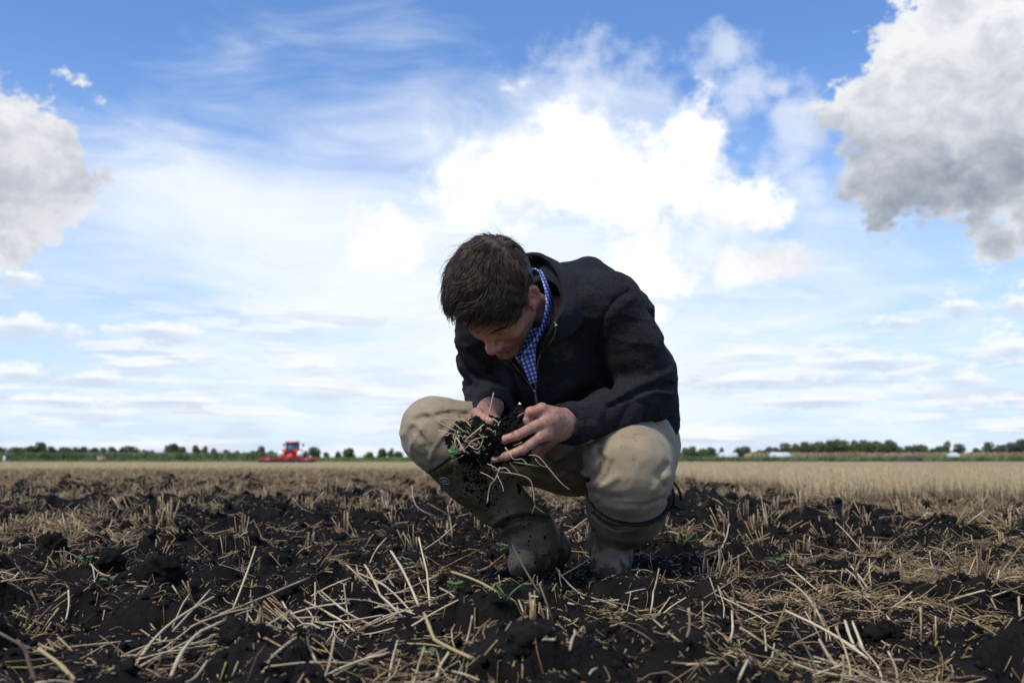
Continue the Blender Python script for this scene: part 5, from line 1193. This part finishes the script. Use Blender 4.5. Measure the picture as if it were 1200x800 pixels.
for pts, r in [([(578.5, 460, 2.17), (575, 476, 2.165), (572, 489, 2.16), (577, 497, 2.16)], 0.0020), ([(577, 490, 2.155), (584, 495, 2.15)], 0.0022), ([(513, 494, 2.17), (526, 501, 2.16), (540, 507, 2.155)], 0.0024), ([(514, 504, 2.18), (530, 508, 2.165), (545, 512, 2.15)], 0.0016),
               ([(531, 495, 2.16), (541, 503, 2.15), (548, 507, 2.15)], 0.0018), ([(511, 493, 2.19), (523, 490, 2.19), (545, 492, 2.17)], 0.0011), ([(547, 514, 2.14), (558, 505, 2.135), (567, 497, 2.14)], 0.0021), ([(545, 526, 2.14), (556, 515, 2.13), (572, 511, 2.14)], 0.0013),
               ([(537, 505, 2.15), (533, 518, 2.14), (537, 529, 2.14)], 0.0021), ([(535, 512, 2.145), (541, 523, 2.135), (545, 530, 2.135)], 0.0022), ([(549, 521, 2.135), (560, 526, 2.13), (566, 514, 2.13), (561, 508, 2.13)], 0.0013),
               ([(586, 553, 2.15), (603, 555, 2.13), (620, 561, 2.12), (625, 575, 2.12), (627, 592, 2.13), (638, 601, 2.14)], 0.0021), ([(618, 533, 2.17), (631, 535, 2.15), (645, 551, 2.14), (658, 566, 2.13), (668, 574, 2.13)], 0.0020), ([(627, 537, 2.17), (634, 545, 2.16), (645, 548, 2.15)], 0.0010),
               ([(586, 547, 2.15), (581, 560, 2.14), (574, 570, 2.14), (571, 589, 2.14)], 0.0022), ([(581, 563, 2.14), (570, 556, 2.14), (563, 553, 2.15)], 0.0012), ([(583, 557, 2.14), (589, 570, 2.14), (590, 576, 2.14)], 0.0012), ([(592, 524, 2.14), (598, 532, 2.13), (602, 538, 2.13), (612, 538, 2.14), (618, 544, 2.14)], 0.0015),
               ([(607, 488, 2.19), (611, 485, 2.18), (616, 483.5, 2.17)], 0.0018), ([(543, 533, 2.15), (536, 537, 2.15), (528, 541, 2.16)], 0.0010), ([(571, 543, 2.15), (579, 547, 2.14), (586, 552, 2.14)], 0.0012), ([(600, 556, 2.14), (592, 548, 2.14), (580, 551, 2.14)], 0.0016),
               ([(612, 518, 2.15), (602, 522, 2.14)], 0.0009), ([(552, 500, 2.14), (546, 493, 2.15), (540, 490, 2.16)], 0.0012), ([(627, 592, 2.13), (623, 602, 2.14)], 0.0016)]:
    held('straw', pts, r)
for i in range(90):      # little bent shreds in the soil
    x, y = 552 + r_.normal() * 16, 513 + r_.normal() * 12
    hh = hit(ct, x, y, 0.002)
    if hh is None: continue
    c = hh[0]; d = r_.normal(size=3); d[1] *= 0.4; d /= np.linalg.norm(d); e = r_.normal(size=3) * 0.5; L_ = 0.005 + 0.015 * r_.random()
    p = smooth_path([c - d * L_ * .5, c + hh[1] * 0.004 + e * L_ * 0.4, c + d * L_ * .5 + hh[1] * 0.002], 4); V, F = tubes(p[None], np.full((1, len(p)), 0.0006 + 0.0008 * r_.random()), 5); mesh_obj('straw', V, F, M_straw_big, clump)
for i in range(26):
    x, y = 585 + r_.normal() * 20, 505 + r_.normal() * 14; hh = hit(ct, x, y, 0.001)
    if hh is None: continue
    d = r_.normal(size=3); d -= hh[1] * (d @ hh[1]); d /= np.linalg.norm(d)
    V, F = tubes(np.array([[hh[0] - d * 0.003, hh[0] + hh[1] * 0.001, hh[0] + d * 0.003]]), np.array([[0.0006, 0.0017, 0.0006]]), 5); mesh_obj('husk', V, F, M_chaff, clump)
def leaf_mesh(base, tipdir, nrm, L, W, curl=0.25, n=6):
    tipdir = np.array(tipdir, float); tipdir /= np.linalg.norm(tipdir); nrm = np.array(nrm, float); nrm -= tipdir * (nrm @ tipdir); nrm /= np.linalg.norm(nrm); side = np.cross(tipdir, nrm)
    t = np.linspace(0, 1, n); w = W * np.sin(np.pi * np.clip(t * 0.93 + 0.05, 0, 1)) ** 0.8
    c = base + t[:, None] * tipdir * L + (curl * L * t ** 2)[:, None] * -nrm
    V = np.concatenate([c - side * w[:, None] + nrm * 0.15 * W, c, c + side * w[:, None] + nrm * 0.15 * W]); 
    V = np.concatenate([V, V - nrm * 0.0004]); m = 3 * n; Q = []
    for k in (0, 1):
        i = np.arange(n - 1) + k * n; q = np.stack([i, i + 1, i + 1 + n, i + n], 1); Q += [q, q[:, ::-1] + m]
    return V, Q
lv = [leaf_mesh(A(531 + dx, 529 + dy, 2.14), d, (0, -1, 0.3), 0.012, 0.0055) for dx, dy, d in [(0, 0, (0.8, 0, 0.5)), (0, 0, (-0.9, 0, 0.5)), (0, 1, (-0.4, 0, -1)), (2, -2, (0.9, -.1, -0.5)), (0, -2, (0, 0, 1))]]
V, F = join(lv); mesh_obj('leaf', V, F, M_leaf, clump)
for p0, d, L_ in [((600, 541, 2.15), (1, -0.1, -0.12), 0.075), ((575, 541, 2.15), (0.35, -.1, -1), 0.030), ((596, 540, 2.16), (0.6, 0, -0.7), 0.05), ((583, 556, 2.14), (0.45, 0, -1), 0.04), ((535, 503, 2.14), (0.0, 0, -1), 0.02), ((545, 528, 2.14), (0.6, 0, -.4), 0.014)]:
    V, F = leaf_mesh(A(*p0), d, (0.1, -1, 0.4), L_ * 0.8, 0.0016, 0.1, 8); mesh_obj('grass_blade', V, F, M_leaf, clump)
# crumbs dropping from the hands
Vs, Fs, b_ = [], [], 0
for i in range(150):
    x, y = 565 + r_.normal() * 16, 548 + abs(r_.normal()) * 22; Y = 2.17 + r_.random() * 0.06; rad = 0.0008 + 0.0022 * r_.random() ** 2; hh = hit(bt, x, y)
    if hh is not None and hh[0][1] < Y + 0.01: continue
    Vs.append(SV * rad + A(x, y, Y)); Fs.append(SF + b_); b_ += len(SV)
tag(mesh_obj('falling_soil', np.concatenate(Vs), np.concatenate(Fs), M_soil), 'fine dark crumbs of soil dropping from the hands', 'soil', kind='stuff')
# ------------------------------------------------------------------ straws, clods and sprouts in the foreground
def ground_at(px, py):
    d = A(px, py, 1.0) - np.array([0, 0, CAMZ]); t = np.concatenate([np.arange(0.8, 14, 0.004), np.arange(14, 60, 0.03)]); P = np.array([0, 0, CAMZ]) + d * t[:, None]
    h = height(P[:, 0], P[:, 1]); k = np.argmax(P[:, 2] < h); return np.array([P[k, 0], P[k, 1], h[k]])
def stalk_mesh(L, r, seed):
    """a hollow stalk along +x from 0 to L with nodes, slight bend and a torn end"""
    g_ = np.random.default_rng(seed); k = 9; t = np.linspace(0, 1, k); b1, b2 = g_.normal(size=2) * 0.045 * L; kk, ka = g_.integers(3, 7), (g_.normal() * 0.35 if g_.random() < 0.4 else 0.0)
    P = np.stack([t * L, b1 * np.sin(np.pi * t), b2 * np.sin(np.pi * t)], 1); w_ = np.minimum(t / t[kk], (1 - t) / (1 - t[kk])); P[:, 1] += ka * L * 0.22 * w_; rad = r * (1 - 0.18 * t); node = g_.integers(2, 7); rad[node] *= 1.28
    V, F = tubes(P[None], rad[None], 8, False)
    V2, F2 = tubes(P[None], rad[None] * 0.72, 8, False); n = len(V); F2 = [f[:, ::-1] + n for f in F2]
    e0 = np.array([[j, (j + 1) % 8, (j + 1) % 8 + n, j + n] for j in range(8)])[:, ::-1]; o = (k - 1) * 8; e1 = np.array([[o + j, o + (j + 1) % 8, o + (j + 1) % 8 + n, o + j + n] for j in range(8)])
    V = np.concatenate([V, V2]); tip = np.arange((k - 1) * 8, k * 8); j = g_.random(8) * r * 2.5; V[tip, 0] += j; V[tip + n, 0] += j
    return V, [F[0], F2[0], e0, e1]
M_straw_brown = mat('straw_brown', (0.13, 0.085, 0.05), 0.7); M_straw_yellow = mat('straw_yellow', (0.40, 0.31, 0.135), 0.6); M_straw_grey = mat('straw_grey', (0.12, 0.10, 0.085), 0.7); M_straw_pale = mat('straw_pale', (0.60, 0.49, 0.31), 0.5)
def straw_material(lb):
    k = lb.split(' straw')[0].split(' stalk')[0].split(' stem')[0]
    for w, m in (('yellow', M_straw_yellow), ('grey', M_straw_grey), ('brown', M_straw_brown), ('dark', M_straw_brown), ('pale', M_straw_pale)):
        if w in k: return m
    return M_straw_big
def put_straw(a, b, r, label, group=None, seed=0):
    a = np.asarray(a, float); b = np.asarray(b, float); L = np.linalg.norm(b - a); V, F = stalk_mesh(L, r, seed)
    o = mesh_obj('straw_stalk', V, F, straw_material(label)); o.location = a
    o.rotation_euler = Vector(b - a).to_track_quat('X', 'Z').to_euler(); return tag(o, label, 'straw', group)
# (lower end px, upper end px, depth change of the upper end, radius mm, label)
H = [
 ((504, 713), (491, 631), 0.06, 2.3, 'upright pale straw stalk standing between the hands side boot and the straw heap'),
 ((588, 697), (530, 670), -0.05, 2.9, 'greenish yellow straw stalk lying slanted below the slanted boot'),
 ((557, 774), (498, 719), 0.10, 3.3, 'thick split yellow straw stalk at the near edge of the straw heap'),
 ((748, 715), (652, 665), 0.15, 2.1, 'long thin straw stalk running out from between the boots towards the camera'),
 ((652, 678), (706, 633), -0.12, 2.8, 'thick pale straw stalk rising in front of the upright boot'),
 ((762, 720), (772, 667), 0.03, 2.4, 'short straw stalk standing upright in soil right of the upright boot'),
 ((668, 780), (673, 738), 0.02, 2.2, 'short stub of straw standing upright close to the camera below the boots'),
 ((673, 716), (623, 701), 0.0, 2.8, 'flat straw stalk lying level just below the boots'),
 ((400, 694), (514, 672), 0.10, 2.0, 'upper one of the two long straws lying level across the straw heap'),
 ((398, 724), (513, 674), 0.18, 2.2, 'lower one of the two long straws crossing the straw heap'),
 ((491, 712), (459, 647), 0.05, 3.0, 'thick pale straw stalk leaning out of the straw heap to its upper end'),
 ((487, 724), (421, 672), 0.10, 2.4, 'long straw in the straw heap running down to its near edge'),
 ((472, 724), (428, 662), 0.08, 2.6, 'steep straw stalk in the middle of the straw heap'),
 ((508, 605), (483, 569), 0.05, 2.2, 'lone thin straw leaning in the dark soil left of the slanted boot'),
 ((497, 649), (534, 614), 0.03, 2.4, 'straw stalk leaning up to meet the slanted boot'),
 ((523, 634), (525, 580), 0.02, 2.6, 'brownish upright straw stalk behind the slanted boot'),
 ((530, 630), (530, 583), 0.04, 2.4, 'second upright straw close behind the slanted boot'),
 ((658, 628), (688, 607), 0.05, 2.4, 'pale straw between the two boots'),
 ((548, 758), (573, 727), 0.02, 3.0, 'dark brown curved straw right of the thick split yellow one'),
 ((510, 799), (525, 766), 0.03, 3.0, 'tan straw stub at the very bottom of the straw heap'),
 ((463, 757), (520, 758), 0.0, 2.2, 'straw lying level under the thick split yellow straw'),
 ((433, 661), (452, 631), 0.03, 2.4, 'short straw leaning behind the straw heap'),
 ((651, 778), (639, 752), 0.0, 2.2, 'small straw stub left of the upright stub near the camera'),
 ((733, 701), (756, 693), 0.02, 2.0, 'short straw end lying beside the long thin straw'),
 ((773, 724), (803, 703), 0.04, 2.2, 'straw leaning right of the short upright straw by the boot'),
 ((633, 698), (601, 640), 0.04, 2.4, 'dark brown stem leaning against the toe of the slanted boot'),
 ((93, 763), (0, 741), -0.02, 3.8, 'thick grey brown stalk lying at the left edge near the camera'),
 ((200, 794), (264, 727), 0.12, 3.2, 'thick tan straw stalk slanting across the left foreground'),
 ((257, 721), (361, 677), 0.12, 2.9, 'long straw stalk at the top of the left foreground bundle'),
 ((273, 714), (299, 642), 0.06, 2.7, 'steep straw stalk rising from the left foreground bundle'),
 ((153, 790), (249, 700), 0.16, 2.7, 'long outer straw of the left foreground bundle'),
 ((187, 758), (245, 692), 0.10, 2.5, 'inner straw of the left foreground bundle'),
 ((90, 800), (47, 761), -0.02, 3.6, 'yellow straw stalk in the lower left corner'),
 ((42, 800), (22, 752), 0.0, 3.4, 'dark tan straw beside the yellow one in the lower left corner'),
 ((178, 629), (193, 595), 0.02, 2.2, 'left half of a bent straw standing like a tent on dark soil'),
 ((198, 612), (193, 595), 0.0, 1.8, 'right half of a bent straw standing like a tent on dark soil'),
 ((77, 728), (80, 692), 0.02, 2.2, 'short upright straw in the dark soil of the left foreground'),
 ((35, 738), (61, 709), 0.04, 2.6, 'brown straw leaning next to the short upright one on the left'),
 ((307, 790), (354, 742), 0.06, 2.8, 'straw stalk leaning between the left bundle and the straw heap'),
 ((400, 738), (320, 722), 0.0, 2.2, 'thin straw lying level left of the straw heap'),
 ((0, 704), (21, 671), 0.04, 2.2, 'thin straw leaning at the left edge of the picture'),
 ((1018, 774), (922, 716), 0.10, 3.0, 'thick pale straw stalk lying across the right foreground'),
 ((1004, 764), (991, 729), 0.02, 3.2, 'left one of two upright stubs crossed by the thick pale straw'),
 ((1012, 764), (1000, 731), 0.02, 3.2, 'right one of two upright stubs crossed by the thick pale straw'),
 ((985, 788), (962, 752), 0.02, 3.4, 'stub of straw in front of the thick pale straw on the right'),
 ((967, 699), (923, 661), 0.12, 2.4, 'upper one of two parallel straws slanting down on the right'),
 ((967, 738), (920, 678), 0.14, 2.6, 'lower one of two parallel straws slanting down on the right'),
 ((1034, 719), (980, 685), 0.08, 2.5, 'straw lying beneath the small fan of stubs on the right'),
 ((1013, 693), (992, 667), 0.03, 2.6, 'left stub of the small fan of stubs on the right'),
 ((1017, 691), (998, 664), 0.03, 2.6, 'middle stub of the small fan of stubs on the right'),
 ((1021, 688), (1019, 655), 0.02, 2.2, 'yellow upright stub at the right end of the small fan'),
 ((845, 644), (854, 614), 0.03, 2.3, 'pale straw standing in dark soil right of the crouching man'),
 ((903, 733), (840, 697), 0.10, 2.2, 'long straw lying across dark soil between the boots and the right foreground'),
 ((900, 616), (892, 581), 0.02, 2.6, 'tall thin straw standing in front of the stubble'),
 ((960, 794), (928, 732), 0.05, 1.6, 'thin grey stem bending down in the right foreground'),
 ((1057, 688), (1101, 659), 0.08, 2.8, 'dark grey stem lying over the clods on the right'),
 ((1162, 703), (1188, 694), 0.02, 2.4, 'upper half of a kinked straw near the right edge'),
 ((1168, 718), (1162, 702), 0.0, 2.4, 'lower half of a kinked straw near the right edge'),
 ((1103, 601), (1097, 579), 0.02, 3.2, 'upright stub on the dark patch before the stubble'),
 ((1113, 602), (1133, 586), 0.05, 3.2, 'slanting stub on the dark patch before the stubble'),
]
for i, (lo_, hi_, dy, r, lb) in enumerate(H):
    g0 = ground_at(*lo_); g1 = A(hi_[0], hi_[1], g0[1] + abs(dy) * 1.2 + 0.01)
    gz = float(height(g1[0], g1[1])); 
    if g1[2] < gz + 0.003: g1 = ground_at(*hi_) + np.array([0, 0, 0.004])
    put_straw(g0 + np.array([0, 0, 0.001]), g1, r * 0.85 / 1000, lb, seed=i)
# a fan of straws making up the heap left of the boots, and the rest of the nearest stalks
VL = ['medium long tan straw lying loose on the dark soil', 'short pale straw lying loose on the dark soil', 'straw with one end raised off the dark soil', 'short straw stub standing almost upright in the dark soil']
protoV = [stalk_mesh(1.0, 0.021 if i % 2 else 0.03, 100 + i) for i in range(8)]; protoM = []
r_ = np.random.default_rng(21); cnt = 0
while cnt < 238:
    if cnt < 46:    # the heap
        x, y = -0.30 + r_.normal() * 0.10, 1.90 + r_.normal() * 0.13; L_ = 0.05 + 0.12 * r_.random(); a = (2.2 if r_.random() < 0.6 else 0.25) + r_.normal() * 0.35; kind = 4
    elif cnt < 64:  # left bundle
        x, y = -0.50 + r_.normal() * 0.07, 1.62 + r_.normal() * 0.12; L_ = 0.08 + 0.10 * r_.random(); a = 0.95 + r_.normal() * 0.25; kind = 5
    else:
        y = 1.3 + 2.6 * r_.random() ** 1.5; x = (r_.random() * 2 - 1) * (0.53 * y); a = r_.random() * 6.28
        if r_.random() > litter(np.array([x]), np.array([y]))[0] ** 1.5 + 0.12: continue
        kind = r_.choice(4, p=[.4, .25, .2, .15]); L_ = [0.11, 0.045, 0.08, 0.045][kind] * (0.7 + 0.6 * r_.random())
        if abs(x - 0.12) < 0.22 and 2.35 < y < 2.75: continue
    d = np.array([math.cos(a), math.sin(a)]); p0 = np.array([x, y]) - d * L_ / 2; p1 = p0 + d * L_
    z0 = float(height(*p0)) + 0.003; z1 = float(height(*p1)) + 0.004 + (0.02 * r_.random() if kind > 3 else 0)
    if kind == 2: z1 = z0 + L_ * (0.25 + 0.4 * r_.random())
    if kind == 3: p1 = p0 + d * L_ * 0.3; z1 = z0 + L_ * 0.95; z0 -= 0.006
    zm = float(height(*((p0 + p1) / 2))) + 0.004; 
    if kind != 3 and zm > (z0 + z1) / 2: z1 += (zm - (z0 + z1) / 2) * 1.3
    lb = VL[kind] if kind < 4 else ['pale straw in the loose straw heap left of the boots', 'tan straw in the left foreground bundle'][kind - 4]
    gr = ['loose medium straws', 'loose short straws', 'straws with a raised end', 'small upright stubs', 'straws of the heap', 'straws of the left bundle'][kind]
    k = cnt % 8; rr = (0.0012 + 0.0010 * r_.random())
    a3 = np.array([*p0, z0]); b3 = np.array([*p1, z1]); L3 = np.linalg.norm(b3 - a3)
    if cnt < 8: o = mesh_obj('straw_stalk', protoV[k][0], protoV[k][1], M_straw_big); protoM.append(o.data)
    else: o = bpy.data.objects.new('straw_stalk', protoM[k]); col.objects.link(o)
    o.location = a3; s_ = rr / (0.021 if k % 2 else 0.03); o.scale = (L3, s_, s_); o.rotation_euler = Vector(b3 - a3).to_track_quat('X', 'Z').to_euler(); tag(o, lb, 'straw', gr); cnt += 1
# big clods
CL = [((185, 668), 0.050, 'large dark clod standing above the soil in the left foreground'), ((130, 665), 0.035, 'dark clod beside the large one in the left foreground'), ((545, 690), 0.030, 'rounded dark clod below the slanted boot'), ((620, 755), 0.038, 'smooth dark clod nearest the camera below the boots'),
      ((700, 745), 0.030, 'rounded dark clod right of the upright straw stub near the camera'), ((855, 660), 0.040, 'broad dark clod beside the long straw right of the man'), ((1085, 700), 0.045, 'broad dark clod under the dark grey stem'), ((1040, 745), 0.032, 'dark clod right of the crossed stubs'), ((1165, 660), 0.045, 'dark clod at the right edge of the picture'),
      ((855, 612), 0.060, 'large dark clod behind the pale straw right of the man'), ((1110, 592), 0.065, 'dark mound with stubs on it before the stubble'), ((440, 610), 0.045, 'dark clod left of the slanted boot near the lone thin straw'), ((275, 745), 0.032, 'dark clod within the left foreground bundle'), ((60, 640), 0.045, 'dark clod on the bare soil at the left edge'),
      ((330, 700), 0.030, 'dark clod between the left bundle and the straw heap'), ((950, 635), 0.045, 'dark clod in the straw right of the man'), ((755, 640), 0.040, 'dark clod touching the upright boot'), ((230, 620), 0.055, 'dark clod behind the bent tent shaped straw'), ((1010, 600), 0.055, 'dark clod just in front of the standing stubble'), ((360, 790), 0.024, 'small smooth clod at the bottom edge left of the straw heap'), ((890, 775), 0.030, 'dark clod left of the thick pale straw on the right')]
CM = []
for s in range(5): CM.append(clod_shape(4, 200 + s, 0.30))
for i, ((px, py), rad, lb) in enumerate(CL):
    g0 = ground_at(px, py); V, F = CM[i % 5]; V = V * (1 + 0.13 * fbm(V, 5, 4, i, 0.65)[:, None]); o = mesh_obj('soil_clod', V * rad * 0.85, F, M_soil); o.location = g0 + np.array([0, rad * 0.4, -rad * 0.1]); o.rotation_euler = (0, 0, r_.random() * 6.28); tag(o, lb, 'clod of soil')
# sprouts
def sprout(px, py, s, label, kind=0, seed=0):
    g_ = np.random.default_rng(seed); p = ground_at(px, py); e = empty('seedling' if kind == 0 else 'grass_tuft', p, label, 'seedling' if kind == 0 else 'grass'); g0 = np.zeros(3)
    if kind == 0:
        for k in range(3 + seed % 2):
            a = k * 2.2 + g_.random() * 1.5; d = np.array([math.cos(a) * .8, math.sin(a) * .8, 0.45]); b = g0 + np.array([d[0] * 0.35 * s, d[1] * 0.35 * s, s * (0.9 + .3 * g_.random())])
            V, F = tubes(smooth_path([g0, (g0 + b) / 2 + np.array([0, 0, .1 * s]), b], 3)[None], np.full((1, 7), 0.0007), 5); o = mesh_obj('stem', V, F, M_leaf); o.parent = e
            V, F = leaf_mesh(b, d, (-d[0] * .3, -d[1] * .3 - .35, 1), s * 1.0, s * 0.36, 0.3); o = mesh_obj('leaf', V, F, M_leaf); o.parent = e
    else:
        for k in range(5):
            a = g_.random() * 6.28; d = np.array([math.cos(a) * .5, math.sin(a) * .5, 1.0]); V, F = leaf_mesh(g0, d, (-d[0], -d[1] - .3, .3), s * (0.6 + .6 * g_.random()), s * (0.045 if kind == 1 else 0.022), 0.5, 8); o = mesh_obj('blade', V, F, M_leaf); o.parent = e
for i, (px, py, s, k, lb) in enumerate([(478, 668, 0.016, 0, 'two leaved green seedling behind the straw heap'), (533, 700, 0.016, 0, 'green seedling under the greenish yellow straw'), (590, 645, 0.014, 0, 'green seedling at the toe of the slanted boot'), (246, 605, 0.040, 0, 'bright green seedling in the soil behind the left foreground'), (128, 690, 0.016, 0, 'small green seedling in the left foreground'),
                                        (330, 645, 0.020, 1, 'small grass tuft on the dark soil left of the man'), (593, 728, 0.050, 1, 'thin grass tuft below the boots'), (910, 668, 0.022, 0, 'green seedling at the upper end of the parallel straws'), (1002, 628, 0.030, 1, 'grass tuft in the straw before the stubble'), (800, 640, 0.07, 1, 'long bladed grass tuft right of the upright boot'),
                                        (100, 672, 0.02, 0, 'tiny green seedling beside the dark clod on the left'), (1125, 580, 0.20, 2, 'tall green reed like grass growing in the stubble'), (1160, 574, 0.18, 2, 'shorter green grass to the right of the tall reed like grass'), (843, 562, 0.15, 2, 'green weed in the stubble beside the man'), (503, 775, 0.014, 0, 'green seedling near the bottom edge of the straw heap'), (30, 600, 0.05, 0, 'green seedling at the left edge of the soil'), (20, 618, 0.06, 1, 'grass tuft at the left edge of the soil')]):
    sprout(px, py, s, lb, k, i)
